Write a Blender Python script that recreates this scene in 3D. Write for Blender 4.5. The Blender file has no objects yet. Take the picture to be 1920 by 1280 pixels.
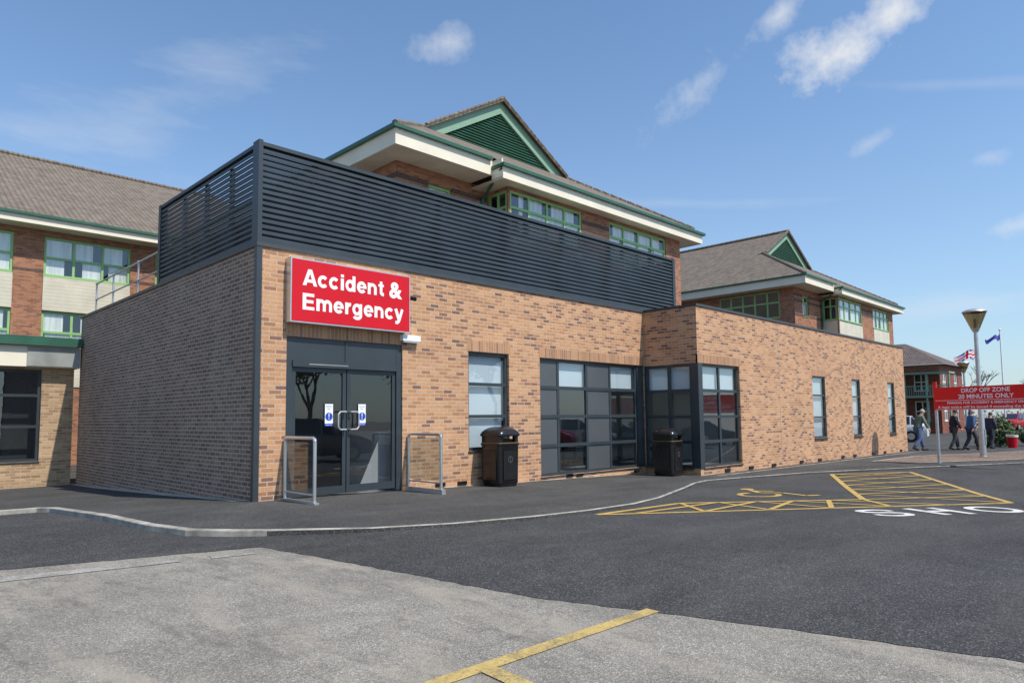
import bpy, bmesh, math, random, os
from mathutils import Matrix, Vector
from mathutils.geometry import tessellate_polygon
random.seed(7)
scene=bpy.context.scene
COL=scene.collection
ORG={}
# ------------------------------------------------------------------ materials
def newmat(name):
    m=bpy.data.materials.new(name);m.use_nodes=True
    nt=m.node_tree;b=nt.nodes['Principled BSDF']
    return m,nt,b
def N(nt,t,**k):
    n=nt.nodes.new(t)
    for a,v in k.items(): setattr(n,a,v)
    return n
def L(nt,a,b): nt.links.new(a,b)
def math_(nt,op,a,b=None,c=None,clamp=False):
    n=N(nt,'ShaderNodeMath',operation=op);n.use_clamp=clamp
    for i,v in enumerate((a,b,c)):
        if v is None: continue
        if isinstance(v,(int,float)): n.inputs[i].default_value=v
        else: L(nt,v,n.inputs[i])
    return n.outputs[0]
def ramp(nt,fac,stops,interp='LINEAR'):
    n=N(nt,'ShaderNodeValToRGB');cr=n.color_ramp;cr.interpolation=interp
    while len(cr.elements)<len(stops): cr.elements.new(0.5)
    for e,(p,c) in zip(cr.elements,stops):
        e.position=p;e.color=(c[0],c[1],c[2],1) if not isinstance(c,(int,float)) else (c,c,c,1)
    L(nt,fac,n.inputs[0]);return n.outputs[0]
def mixc(nt,fac,a,b,bt='MIX'):
    n=N(nt,'ShaderNodeMix',data_type='RGBA',blend_type=bt)
    for i,v in ((0,fac),(6,a),(7,b)):
        if isinstance(v,(int,float)): n.inputs[i].default_value=v
        elif isinstance(v,tuple): n.inputs[i].default_value=(v[0],v[1],v[2],1)
        else: L(nt,v,n.inputs[i])
    return n.outputs[2]
def noise(nt,vec,scale,detail=4,rough=.55):
    n=N(nt,'ShaderNodeTexNoise');n.inputs['Scale'].default_value=scale;n.inputs['Detail'].default_value=detail
    n.inputs['Roughness'].default_value=rough
    L(nt,vec,n.inputs['Vector']);return n.outputs[0]
def bump(nt,b,h,strength=.3,dist=.01):
    n=N(nt,'ShaderNodeBump');n.inputs['Strength'].default_value=strength;n.inputs['Distance'].default_value=dist
    L(nt,h,n.inputs['Height']);L(nt,n.outputs[0],b.inputs['Normal'])
def simple(name,col,rough=.5,metal=0,var=.12,scale=3,spec=None,fine=0):
    m,nt,b=newmat(name)
    tc=N(nt,'ShaderNodeTexCoord').outputs['Object']
    n=noise(nt,tc,scale,3)
    lo=tuple(c*(1-var) for c in col);hi=tuple(min(1,c*(1+var)) for c in col)
    c=ramp(nt,n,[(.3,lo),(.7,hi)])
    L(nt,c,b.inputs['Base Color']);b.inputs['Roughness'].default_value=rough;b.inputs['Metallic'].default_value=metal
    if spec is not None: b.inputs['Specular IOR Level'].default_value=spec
    if fine: bump(nt,b,noise(nt,tc,fine,3),.2,.005)
    return m
def brickmat(name,stops,mortar,bw=.242,rh=.081,ms=.010,off=.5,stain=.12,eff=0):
    m,nt,b=newmat(name)
    tc=N(nt,'ShaderNodeTexCoord');uv=tc.outputs['UV'];ob=tc.outputs['Object']
    br=N(nt,'ShaderNodeTexBrick');br.offset=off
    br.inputs['Color1'].default_value=(0,0,0,1);br.inputs['Color2'].default_value=(1,1,1,1);br.inputs['Mortar'].default_value=(0,0,0,1)
    br.inputs['Scale'].default_value=1;br.inputs['Mortar Size'].default_value=ms;br.inputs['Mortar Smooth'].default_value=.15
    br.inputs['Brick Width'].default_value=bw;br.inputs['Row Height'].default_value=rh
    L(nt,uv,br.inputs['Vector'])
    c=ramp(nt,br.outputs['Color'],stops)
    fn=ramp(nt,noise(nt,ob,28,3,.7),[(.25,.78),(.75,1.18)])
    c=mixc(nt,1.0,c,fn,'MULTIPLY')
    mn=ramp(nt,noise(nt,ob,9,2),[(.3,tuple(x*.8 for x in mortar)),(.7,mortar)])
    c=mixc(nt,br.outputs['Fac'],c,mn)
    st=ramp(nt,noise(nt,ob,.55,5,.6),[(.3,1-stain),(.7,1+stain*.5)])
    c=mixc(nt,1.0,c,st,'MULTIPLY')
    if eff:
        mp=N(nt,'ShaderNodeMapping');mp.inputs['Scale'].default_value=(1,1.0,.35);L(nt,ob,mp.inputs[0])
        c=mixc(nt,ramp(nt,noise(nt,mp.outputs[0],.9,6,.7),[(.5,0),(.75,eff)]),c,(.5,.45,.4))
    L(nt,c,b.inputs['Base Color']);b.inputs['Roughness'].default_value=.85;b.inputs['Specular IOR Level'].default_value=.25
    h=math_(nt,'SUBTRACT',noise(nt,ob,60,2),math_(nt,'MULTIPLY',br.outputs['Fac'],1.6))
    bump(nt,b,h,.5,.006)
    return m
BUFF=[(0,(.20,.11,.085)),(.10,(.28,.145,.095)),(.20,(.42,.205,.105)),(.45,(.52,.265,.13)),(.7,(.58,.305,.155)),(1,(.60,.34,.185))]
M_brick=brickmat('buff_brick',BUFF,(.59,.45,.33))
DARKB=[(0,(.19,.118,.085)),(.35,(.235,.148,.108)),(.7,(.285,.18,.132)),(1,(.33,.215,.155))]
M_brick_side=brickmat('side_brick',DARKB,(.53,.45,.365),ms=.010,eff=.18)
M_soldier=brickmat('soldier_brick',[(0,(.30,.155,.095)),(.3,(.40,.205,.11)),(.7,(.48,.25,.13)),(1,(.52,.29,.155))],(.50,.38,.28),bw=.081,rh=.27,off=0)
OLD=[(0,(.22,.09,.06)),(.25,(.32,.13,.075)),(.6,(.41,.175,.095)),(1,(.46,.21,.12))]
M_oldbrick=brickmat('old_brick',OLD,(.34,.23,.16))
M_band=brickmat('dark_band_brick',[(0,(.08,.05,.045)),(1,(.13,.08,.07))],(.2,.15,.12))
M_redbrick=brickmat('red_brick',[(0,(.17,.04,.03)),(1,(.34,.09,.055))],(.28,.2,.17))
M_annexbrick=brickmat('pale_brick',[(0,(.3,.17,.09)),(.5,(.45,.28,.15)),(1,(.55,.37,.21))],(.5,.42,.32))
M_grey=simple('anthracite_metal',(.036,.046,.054),.38,.0,.12,2,.5)
M_louvre=simple('louvre_metal',(.036,.047,.055),.42,.0,.2,1.5,.5)
M_panel=simple('grey_panel',(.085,.092,.10),.3,0,.06,1)
M_cream=simple('cream_fascia',(.76,.70,.56),.55,0,.07,.8)
M_green=simple('dark_green_paint',(.03,.11,.07),.4,0,.15,1.5)
M_lgreen=simple('pale_green_paint',(.22,.36,.25),.5,0,.1,1)
M_win=simple('bright_green_frame',(.27,.48,.18),.4,0,.08,2)
M_alu=simple('aluminium',(.62,.63,.63),.32,.75,.06,5)
M_galv=simple('galvanised_steel',(.48,.50,.51),.45,.6,.12,8)
M_white=simple('white_paint',(.85,.85,.83),.45,0,.03,2)
M_red=simple('red_sign',(.60,.008,.018),.35,0,.03,2,.3)
M_blue=simple('blue_sign',(.015,.07,.45),.35,0,.03,2)
M_chair=simple('chair_fabric',(.06,.07,.10),.8,0,.1,2)
M_black=simple('black_plastic',(.014,.014,.015),.22,0,.2,6)
M_gold=simple('gold_band',(.22,.16,.07),.4,.3,.05,3)
M_emblem=simple('grey_emblem',(.06,.06,.06),.5,0,.05,3)
M_inner=simple('interior_wall',(.58,.58,.56),.8,0,.04,1)
M_floor=simple('interior_floor',(.25,.25,.26),.4,0,.05,1)
M_dark=simple('dark_room',(.03,.032,.035),.9,0,.1,1)
M_blind=simple('blind_fabric',(.74,.81,.86),.75,0,.03,1)
M_felt=simple('roof_felt',(.12,.12,.125),.9,0,.15,1)
M_coping=simple('dark_coping',(.05,.055,.06),.45,0,.1,2)
M_kerb=simple('concrete_kerb',(.31,.29,.25),.9,0,.45,4,fine=60)
M_cabinet=simple('cabinet_steel',(.30,.36,.35),.5,.1,.08,2)
M_vent=simple('vent_steel',(.30,.31,.29),.5,.1,.2,2)
M_rubber=simple('rubber',(.015,.015,.015),.8,0,.1,4)
def siding(name,col,pitch=.16):
    m,nt,b=newmat(name);tc=N(nt,'ShaderNodeTexCoord')
    s=N(nt,'ShaderNodeSeparateXYZ');L(nt,tc.outputs['UV'],s.inputs[0])
    fr=math_(nt,'FRACT',math_(nt,'DIVIDE',s.outputs[1],pitch))
    c=ramp(nt,fr,[(0,tuple(x*.45 for x in col)),(.1,tuple(x*.9 for x in col)),(.9,col)])
    c=mixc(nt,1,c,ramp(nt,noise(nt,tc.outputs['Object'],1.3,4),[(.3,.85),(.7,1.05)]),'MULTIPLY')
    L(nt,c,b.inputs['Base Color']);b.inputs['Roughness'].default_value=.5
    bump(nt,b,fr,.6,.02);return m
M_siding=siding('cream_siding',(.74,.68,.54))
M_soffit=siding('cream_soffit',(.76,.66,.5),.14)
def curtain():
    m,nt,b=newmat('curtain_fabric');tc=N(nt,'ShaderNodeTexCoord')
    mp=N(nt,'ShaderNodeMapping');mp.inputs['Scale'].default_value=(1,1,.04);L(nt,tc.outputs['Object'],mp.inputs[0])
    n=noise(nt,mp.outputs[0],9,3)
    L(nt,ramp(nt,n,[(.3,(.60,.61,.58)),(.6,(.90,.89,.85))]),b.inputs['Base Color']);b.inputs['Roughness'].default_value=.9
    bump(nt,b,n,.6,.04);return m
M_curtain=curtain()
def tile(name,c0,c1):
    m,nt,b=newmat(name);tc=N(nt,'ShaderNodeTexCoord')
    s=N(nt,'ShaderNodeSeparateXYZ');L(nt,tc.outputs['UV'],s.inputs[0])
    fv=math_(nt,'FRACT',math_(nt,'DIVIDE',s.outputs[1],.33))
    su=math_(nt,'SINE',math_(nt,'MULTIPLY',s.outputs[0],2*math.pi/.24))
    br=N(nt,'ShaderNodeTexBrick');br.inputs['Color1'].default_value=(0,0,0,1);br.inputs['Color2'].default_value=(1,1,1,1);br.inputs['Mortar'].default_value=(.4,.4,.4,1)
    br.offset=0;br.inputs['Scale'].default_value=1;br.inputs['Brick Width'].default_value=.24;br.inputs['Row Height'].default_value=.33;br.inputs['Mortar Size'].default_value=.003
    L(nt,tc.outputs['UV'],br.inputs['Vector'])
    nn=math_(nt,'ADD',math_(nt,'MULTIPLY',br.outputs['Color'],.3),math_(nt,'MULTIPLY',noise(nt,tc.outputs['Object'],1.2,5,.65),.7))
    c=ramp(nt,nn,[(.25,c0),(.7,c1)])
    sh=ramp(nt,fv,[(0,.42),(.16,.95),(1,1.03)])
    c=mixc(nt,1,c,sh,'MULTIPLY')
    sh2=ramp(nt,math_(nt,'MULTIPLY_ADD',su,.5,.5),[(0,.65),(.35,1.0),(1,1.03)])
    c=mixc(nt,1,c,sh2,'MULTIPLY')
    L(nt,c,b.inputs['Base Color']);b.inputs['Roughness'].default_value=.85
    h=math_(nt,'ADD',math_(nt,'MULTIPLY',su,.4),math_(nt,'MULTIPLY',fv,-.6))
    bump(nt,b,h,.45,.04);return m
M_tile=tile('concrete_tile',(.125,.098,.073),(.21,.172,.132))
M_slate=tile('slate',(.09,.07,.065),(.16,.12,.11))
def glass(name,tint,base=.07,k=.85,rough=.0):
    m,nt,b=newmat(name);nt.nodes.remove(b);out=nt.nodes['Material Output']
    lw=N(nt,'ShaderNodeLayerWeight');lw.inputs[0].default_value=.5
    f=math_(nt,'MULTIPLY_ADD',math_(nt,'POWER',lw.outputs['Facing'],3.0),k,base,clamp=True)
    tr=N(nt,'ShaderNodeBsdfTransparent');tr.inputs[0].default_value=(*tint,1)
    gl=N(nt,'ShaderNodeBsdfGlossy');gl.inputs['Roughness'].default_value=rough;gl.inputs['Color'].default_value=(.9,.93,.95,1)
    tc=N(nt,'ShaderNodeTexCoord');bp=N(nt,'ShaderNodeBump');bp.inputs['Strength'].default_value=.04;bp.inputs['Distance'].default_value=.02
    L(nt,noise(nt,tc.outputs['Object'],1.6,2),bp.inputs['Height']);L(nt,bp.outputs[0],gl.inputs['Normal'])
    mx=N(nt,'ShaderNodeMixShader');L(nt,f,mx.inputs[0]);L(nt,tr.outputs[0],mx.inputs[1]);L(nt,gl.outputs[0],mx.inputs[2]);L(nt,mx.outputs[0],out.inputs[0])
    return m
M_glass=glass('window_glass',(.80,.84,.85),.13,.9)
M_doorglass=glass('door_glass',(.58,.61,.63),.10,.8)
M_upglass=glass('upper_window_glass',(.86,.89,.89),.12,.6)
M_clear=glass('clear_panel',(.8,.84,.84),.05,.6)
M_carglass=glass('car_glass',(.12,.13,.14),.1,.8)
M_amber=glass('smoked_lamp_bowl',(.45,.36,.22),.1,.6,.15)
def asphalt(name,c_lo,c_hi,patch,spk,scale=95,warm=0,wear=0):
    m,nt,b=newmat(name);ob=N(nt,'ShaderNodeTexCoord').outputs['Object']
    v=N(nt,'ShaderNodeTexVoronoi');v.inputs['Scale'].default_value=scale;L(nt,ob,v.inputs['Vector'])
    sx=N(nt,'ShaderNodeSeparateXYZ');L(nt,v.outputs['Color'],sx.inputs[0])
    c=ramp(nt,sx.outputs[0],[(0,c_lo),(.8,c_hi),(.93,spk),(1,spk)])
    v2=ramp(nt,noise(nt,ob,46,3,.75),[(.25,.68),(.75,1.28)])
    c=mixc(nt,1,c,v2,'MULTIPLY')
    p=ramp(nt,noise(nt,ob,.45,6,.62),[(.3,1-patch),(.5,1),(.72,1+patch)])
    c=mixc(nt,1,c,p,'MULTIPLY')
    p=ramp(nt,noise(nt,ob,3.2,5,.7),[(.3,1-patch*.6),(.7,1+patch*.5)])
    c=mixc(nt,1,c,p,'MULTIPLY')
    if wear:
        mp=N(nt,'ShaderNodeMapping');mp.inputs['Scale'].default_value=(.35,1.3,1);mp.inputs['Rotation'].default_value=(0,0,.35);L(nt,ob,mp.inputs[0])
        c=mixc(nt,ramp(nt,noise(nt,mp.outputs[0],.8,6,.72),[(.48,0),(.75,wear)]),c,(.15,.145,.135))
    if warm:
        mp=N(nt,'ShaderNodeMapping');mp.inputs['Scale'].default_value=(1.3,.4,1);mp.inputs['Rotation'].default_value=(0,0,.75);L(nt,ob,mp.inputs[0])
        n=noise(nt,mp.outputs[0],1.1,6,.7)
        c=mixc(nt,ramp(nt,n,[(.5,0),(.64,.7)]),c,tuple(x*1.25 for x in (c_hi[0]*1.04,c_hi[1]*.98,c_hi[2]*.93)))
        n=noise(nt,mp.outputs[0],2.3,6,.75)
        c=mixc(nt,ramp(nt,n,[(.33,.75),(.46,0)]),c,tuple(x*.78 for x in c_lo))
        w=N(nt,'ShaderNodeTexVoronoi',feature='DISTANCE_TO_EDGE');w.inputs['Scale'].default_value=.38
        ad=N(nt,'ShaderNodeVectorMath',operation='ADD');nn=N(nt,'ShaderNodeTexNoise');nn.inputs['Scale'].default_value=2.5;nn.inputs['Detail'].default_value=5;L(nt,ob,nn.inputs['Vector'])
        sc=N(nt,'ShaderNodeVectorMath',operation='SCALE');sc.inputs[3].default_value=.7;L(nt,nn.outputs['Color'],sc.inputs[0]);L(nt,ob,ad.inputs[0]);L(nt,sc.outputs[0],ad.inputs[1]);L(nt,ad.outputs[0],w.inputs['Vector'])
        c=mixc(nt,ramp(nt,w.outputs['Distance'],[(0,.45),(.005,0)]),c,(.09,.085,.075))
    L(nt,c,b.inputs['Base Color']);b.inputs['Roughness'].default_value=.88;b.inputs['Specular IOR Level'].default_value=.3
    h=math_(nt,'ADD',math_(nt,'MULTIPLY',v.outputs['Distance'],1.0),noise(nt,ob,120,2))
    bump(nt,b,h,.6,.007);return m
M_old=asphalt('worn_asphalt',(.165,.153,.132),(.275,.257,.222),.22,(.40,.375,.32),125,warm=1)
M_new=asphalt('fresh_asphalt',(.026,.027,.028),(.058,.058,.058),.25,(.135,.13,.125),105,wear=.25)
M_pave=asphalt('pavement_asphalt',(.032,.032,.032),(.066,.065,.063),.28,(.15,.145,.135),105,wear=.32)
M_gravel=asphalt('pale_gravel',(.30,.27,.22),(.5,.47,.41),.2,(.65,.61,.55),40)
M_island=asphalt('island_paving',(.12,.078,.06),(.21,.15,.115),.2,(.3,.24,.19),30)
def paint(name,col,wear):
    m,nt,b=newmat(name);ob=N(nt,'ShaderNodeTexCoord').outputs['Object']
    n=math_(nt,'ADD',math_(nt,'MULTIPLY',noise(nt,ob,55,4,.8),.6),math_(nt,'MULTIPLY',noise(nt,ob,4,5,.7),.4))
    a=ramp(nt,n,[(wear-.05,0.0),(wear+.05,1.0)])
    v=ramp(nt,noise(nt,ob,7,4),[(.3,tuple(x*.75 for x in col)),(.7,col)])
    c=mixc(nt,a,tuple(x*.35+.04 for x in col),v)
    L(nt,c,b.inputs['Base Color']);b.inputs['Roughness'].default_value=.75
    bump(nt,b,noise(nt,ob,90,3),.4,.004);return m
M_yel=paint('yellow_road_paint',(.56,.37,.09),.44)
M_yelold=paint('worn_yellow_paint',(.58,.42,.14),.49)
M_wpaint=paint('white_road_paint',(.70,.68,.64),.42)
M_wfade=paint('faded_white_paint',(.42,.395,.35),.5)
def leafmat():
    m,nt,b=newmat('foliage');ob=N(nt,'ShaderNodeTexCoord').outputs['Object']
    L(nt,ramp(nt,noise(nt,ob,2.5,3),[(.3,(.03,.06,.015)),(.7,(.08,.14,.035))]),b.inputs['Base Color']);b.inputs['Roughness'].default_value=.6;return m
M_leaf=leafmat()
M_bark=simple('bark',(.09,.07,.05),.9,0,.3,6)
M_skin=simple('skin',(.55,.33,.24),.55,0,.05,5)
# ------------------------------------------------------------------ mesh builder
class MB:
    def __init__(s): s.v=[];s.f=[];s.uv=[];s.mi=[];s.M=None
    def face(s,pts,m=0,uv=None):
        pts=[Vector(p) for p in pts]
        if s.M is not None: pts=[s.M@p for p in pts]
        if uv is None:
            n=Vector((0,0,0))
            for i in range(len(pts)):
                a=pts[i];b=pts[(i+1)%len(pts)];n+=a.cross(b)
            a=[abs(n.x),abs(n.y),abs(n.z)];k=a.index(max(a))
            uv=[((p.y,p.z),(p.x,p.z),(p.x,p.y))[k] for p in pts]
        i0=len(s.v);s.v+=pts;s.f.append(list(range(i0,i0+len(pts))));s.uv.append(uv);s.mi.append(m)
    def box(s,x0,x1,y0,y1,z0,z1,m=0):
        if x0>x1:x0,x1=x1,x0
        if y0>y1:y0,y1=y1,y0
        if z0>z1:z0,z1=z1,z0
        p=[(x0,y0,z0),(x1,y0,z0),(x1,y1,z0),(x0,y1,z0),(x0,y0,z1),(x1,y0,z1),(x1,y1,z1),(x0,y1,z1)]
        for q in ((0,3,2,1),(4,5,6,7),(0,1,5,4),(1,2,6,5),(2,3,7,6),(3,0,4,7)): s.face([p[i] for i in q],m)
    def cyl(s,p0,p1,r0,r1=None,n=12,caps=True,m=0):
        if r1 is None:r1=r0
        p0=Vector(p0);p1=Vector(p1);d=(p1-p0).normalized()
        a=d.orthogonal().normalized();b=d.cross(a)
        A=[p0+(a*math.cos(t)+b*math.sin(t))*r0 for t in [2*math.pi*i/n for i in range(n)]]
        B=[p1+(a*math.cos(t)+b*math.sin(t))*r1 for t in [2*math.pi*i/n for i in range(n)]]
        for i in range(n): j=(i+1)%n;s.face([A[i],A[j],B[j],B[i]],m)
        if caps: s.face(A[::-1],m);s.face(B,m)
    def tube(s,pts,r,n=8):
        for a,b in zip(pts[:-1],pts[1:]): s.cyl(a,b,r,r,n)
    def lathe(s,c,prof,n=20,m=0):
        c=Vector(c)
        for (r0,z0),(r1,z1) in zip(prof[:-1],prof[1:]):
            for i in range(n):
                a=2*math.pi*i/n;b=2*math.pi*(i+1)/n
                P=[c+Vector((r0*math.cos(a),r0*math.sin(a),z0)),c+Vector((r0*math.cos(b),r0*math.sin(b),z0)),c+Vector((r1*math.cos(b),r1*math.sin(b),z1)),c+Vector((r1*math.cos(a),r1*math.sin(a),z1))]
                if r0<1e-5:P=[P[0],P[2],P[3]]
                elif r1<1e-5:P=P[:3]
                s.face(P,m)
    def sphere(s,c,r,sc=(1,1,1),n=12,m=0,zmin=-1):
        c=Vector(c);K=n//2
        for i in range(K):
            t0=math.pi*i/K-math.pi/2;t1=math.pi*(i+1)/K-math.pi/2
            if math.sin(t1)<=zmin: continue
            for j in range(n):
                a=2*math.pi*j/n;b=2*math.pi*(j+1)/n
                def q(t,u): return c+Vector((math.cos(t)*math.cos(u)*r*sc[0],math.cos(t)*math.sin(u)*r*sc[1],math.sin(t)*r*sc[2]))
                P=[q(t0,a),q(t0,b),q(t1,b),q(t1,a)]
                if i==0:P=[P[0],P[2],P[3]]
                if i==K-1:P=P[:3]
                s.face(P,m)
    def pbox(s,pl,u0,u1,d0,d1,z0,z1,m=0):
        k,c=pl
        if k=='F': s.box(u0,u1,c+d0,c+d1,z0,z1,m)
        else: s.box(c+d0,c+d1,u0,u1,z0,z1,m)
    def pquad(s,pl,u0,u1,d,z0,z1,m=0):
        k,c=pl
        if k=='F': s.face([(u0,c+d,z0),(u1,c+d,z0),(u1,c+d,z1),(u0,c+d,z1)],m)
        else: s.face([(c+d,u1,z0),(c+d,u0,z0),(c+d,u0,z1),(c+d,u1,z1)],m)
    def make(s,name,parent,mats,smooth=False,label=None):
        me=bpy.data.meshes.new(name)
        o=Vector(ORG.get(parent.name,(0,0,0))) if parent else Vector((0,0,0))
        me.from_pydata([v-o for v in s.v],[],s.f)
        ul=me.uv_layers.new(name='UVMap');k=0
        for fu in s.uv:
            for q in fu: ul.data[k].uv=q;k+=1
        if not isinstance(mats,(list,tuple)): mats=[mats]
        for m in mats: me.materials.append(m)
        me.polygons.foreach_set('material_index',s.mi)
        bm=bmesh.new();bm.from_mesh(me)
        bmesh.ops.remove_doubles(bm,verts=bm.verts,dist=1e-4)
        if smooth:
            for f in bm.faces:f.smooth=True
            for e in bm.edges:
                if len(e.link_faces)==2 and e.calc_face_angle(0)>.7: e.smooth=False
        bm.to_mesh(me);bm.free()
        ob=bpy.data.objects.new(name,me);COL.objects.link(ob)
        if parent: ob.parent=parent;ORG[ob.name]=tuple(o)
        if label: ob['label']=label
        return ob
def part(name,parent,mat,*boxes):
    for b in boxes:
        m=MB();m.box(*b);m.make(name,parent,mat)
def thing(name,label,cat,loc=(0,0,0),group=None):
    e=bpy.data.objects.new(name,None);e.empty_display_size=.3;COL.objects.link(e);e.location=loc
    e['label']=label;e['category']=cat
    if group:e['group']=group
    ORG[e.name]=tuple(loc);return e
def copy_thing(t,loc,rz=0,label=None):
    n=t.copy();COL.objects.link(n);n.location=loc;n.rotation_euler=(0,0,rz)
    if label:n['label']=label
    def rec(a,b):
        for c in a.children:
            k=c.copy();COL.objects.link(k);k.parent=b;rec(c,k)
    rec(t,n);return n
def struct(o): o['kind']='structure'
_cap=[None]
def text_faces(body,bold=0):
    c=bpy.data.curves.new('tmp','FONT');c.body=body;c.size=1;c.offset=bold;c.resolution_u=4
    o=bpy.data.objects.new('tmp',c);COL.objects.link(o);bpy.context.view_layer.update()
    dg=bpy.context.evaluated_depsgraph_get();me=bpy.data.meshes.new_from_object(o.evaluated_get(dg))
    v=[tuple(p.co[:2]) for p in me.vertices];f=[list(p.vertices) for p in me.polygons]
    bpy.data.objects.remove(o);bpy.data.curves.remove(c);bpy.data.meshes.remove(me)
    return v,f
def text(mb,body,u0,u1,base,cap,fn,bold=0,m=0):
    if _cap[0] is None:
        v,_=text_faces('H');_cap[0]=max(p[1] for p in v)
    v,f=text_faces(body,bold);x0=min(p[0] for p in v);x1=max(p[0] for p in v)
    P=[fn(u0+(p[0]-x0)/(x1-x0)*(u1-u0),base+p[1]/_cap[0]*cap) for p in v]
    for q in f: mb.face([P[i] for i in q],m)
# drawn sans-serif letters (heavy grotesque style), cap height 1
def ar(cx,cy,rx,ry,a0,a1,n=None):
    n=n or max(6,int(abs(a1-a0)/9))
    return [(cx+rx*math.cos(math.radians(a0+(a1-a0)*i/n)),cy+ry*math.sin(math.radians(a0+(a1-a0)*i/n))) for i in range(n+1)]
def bx(a,b,c,d): return ('P',[(a,c),(b,c),(b,d),(a,d)])
def st(p,w=.185,closed=False): return ('S',p,w,closed)
SMO=lambda P:[P[0]]+[q for a,b in zip(P[:-1],P[1:]) for q in ((a[0]*.75+b[0]*.25,a[1]*.75+b[1]*.25),(a[0]*.25+b[0]*.75,a[1]*.25+b[1]*.75))]+[P[-1]]
S_=SMO([(.80,.68),(.77,.82),(.64,.91),(.47,.92),(.29,.90),(.17,.81),(.17,.67),(.30,.57),(.64,.48),(.78,.39),(.79,.24),(.67,.11),(.47,.08),(.27,.10),(.14,.20),(.12,.33)])
def arch(x0,x1,w=.215):
    return st([(x0,.36)]+ar((x0+x1)/2,.40,(x1-x0)/2,.235,170,0)+[(x1,0)],w)
G={
'A':(1.0,[('P',[(.0,0),(.25,0),(.5,.74),(.5,1),(.37,1)]),('P',[(1.0,0),(.75,0),(.5,.74),(.5,1),(.63,1)]),('P',[(.31,.19),(.69,.19),(.62,.38),(.38,.38)])]),
'E':(.93,[bx(.08,.32,0,1),bx(.32,.86,.81,1),bx(.32,.81,.41,.60),bx(.32,.88,0,.19)]),
'H':(1.0,[bx(.08,.29,0,1),bx(.71,.92,0,1),bx(.29,.71,.42,.60)]),
'O':(1.08,[st(ar(.54,.5,.41,.415,0,360,36),.20,True)]),
'S':(.93,[st(S_,.19)]),
'c':(.775,[st(ar(.395,.365,.265,.28,40,320),.215)]),
'i':(.387,[bx(.08,.31,0,.74),bx(.08,.31,.82,1.0)]),
'd':(.851,[st(ar(.375,.365,.245,.28,0,360,30),.205,True),bx(.545,.775,0,1)]),
'e':(.775,[st(ar(.39,.365,.265,.28,0,320),.21),bx(.16,.755,.30,.43)]),
'n':(.851,[bx(.065,.295,0,.74),arch(.18,.67)]),
'm':(1.24,[bx(.065,.295,0,.74),arch(.18,.62,.21),arch(.62,1.06,.21)]),
'r':(.56,[bx(.065,.295,0,.74),st(ar(.45,.34,.27,.29,160,80),.22)]),
't':(.52,[st([(.26,.93),(.26,.26)]+ar(.39,.22,.13,.125,180,270,6)+[(.49,.095)],.215),bx(.03,.48,.59,.74)]),
'g':(.851,[st(ar(.375,.365,.245,.28,0,360,30),.205,True),st([(.66,.74),(.66,.0)]+ar(.395,-.01,.265,.19,0,-155),.205)]),
'y':(.80,[st([(.67,.74),(.41,.0),(.35,-.11),(.26,-.18),(.09,-.18)],.21),st([(.12,.74),(.385,.03)],.235)]),
' ':(.30,[])}
def ribbon(P,w,closed):
    n=len(P)-1 if closed else len(P);L_=[];R_=[]
    for i in range(n):
        p=Vector(P[i]);a=Vector(P[(i-1)%n]) if (closed or i>0) else None;b=Vector(P[(i+1)%n]) if (closed or i<n-1) else None
        t=Vector((0,0));
        if a is not None: t1=(p-a).normalized();t+=t1
        if b is not None: t2=(b-p).normalized();t+=t2
        t.normalize();nn=Vector((-t.y,t.x));k=1
        if a is not None and b is not None: k=1/max(.6,abs(nn.dot(Vector((-t1.y,t1.x)))))
        L_.append(p+nn*w/2*k);R_.append(p-nn*w/2*k)
    out=[]
    for i in range(n if closed else n-1):
        j=(i+1)%n;out.append([L_[i],L_[j],R_[j],R_[i]])
    return out
def glyphs(mb,body,u0,u1,base,cap,fn3,m=0,kern=.02,wscale=1):
    tot=sum(G[c][0]+kern for c in body)-kern;sx=(u1-u0)/tot;x=0;dd=0
    for c in body:
        for s in G[c][1]:
            dd=(dd+1)%4
            ps=[s[1]] if s[0]=='P' else ribbon(s[1],s[2]*wscale,s[3])
            for q in ps: mb.face([fn3(u0+(x+p[0])*sx,base+p[1]*cap,dd*.0006) for p in q],m)
        x+=G[c][0]+kern
# ------------------------------------------------------------------ ground
def gf(x,y):
    gx=0 if x<0 else (-.022*x if x<12 else -.264-.006*(min(x,31)-12))
    gy=0 if y<0 else -.035*min(y,13)
    return gx+gy
def gpoly(name,polys,dz,mat,label=None,cat=None):
    bm=bmesh.new()
    for k,poly in enumerate(polys):
        d=0
        if isinstance(poly,dict): d=poly['d'];poly=poly['p']
        vs=[bm.verts.new((p[0],p[1],d)) for p in poly]
        for t in tessellate_polygon([[Vector((p[0],p[1],0)) for p in poly]]):
            try: bm.faces.new([vs[i] for i in t])
            except ValueError: pass
    for co,no in (((0,0,0),(1,0,0)),((12,0,0),(1,0,0)),((31,0,0),(1,0,0)),((0,0,0),(0,1,0)),((0,13,0),(0,1,0))):
        bmesh.ops.bisect_plane(bm,geom=bm.verts[:]+bm.edges[:]+bm.faces[:],plane_co=co,plane_no=no)
    for f in bm.faces:
        if f.normal.z<0:f.normal_flip()
    for v in bm.verts: v.co.z+=gf(v.co.x,v.co.y)+dz
    me=bpy.data.meshes.new(name);bm.to_mesh(me);bm.free();me.materials.append(mat)
    o=bpy.data.objects.new(name,me);COL.objects.link(o);struct(o);return o
def strip(pts,w,d=0):
    out=[]
    for a,b in zip(pts[:-1],pts[1:]):
        a=Vector(a);b=Vector(b);t=(b-a).normalized();n=Vector((-t.y,t.x))*w/2
        out.append({'p':[tuple(a+n),tuple(b+n),tuple(b-n),tuple(a-n)],'d':d})
    return out
RD=-.05
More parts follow.
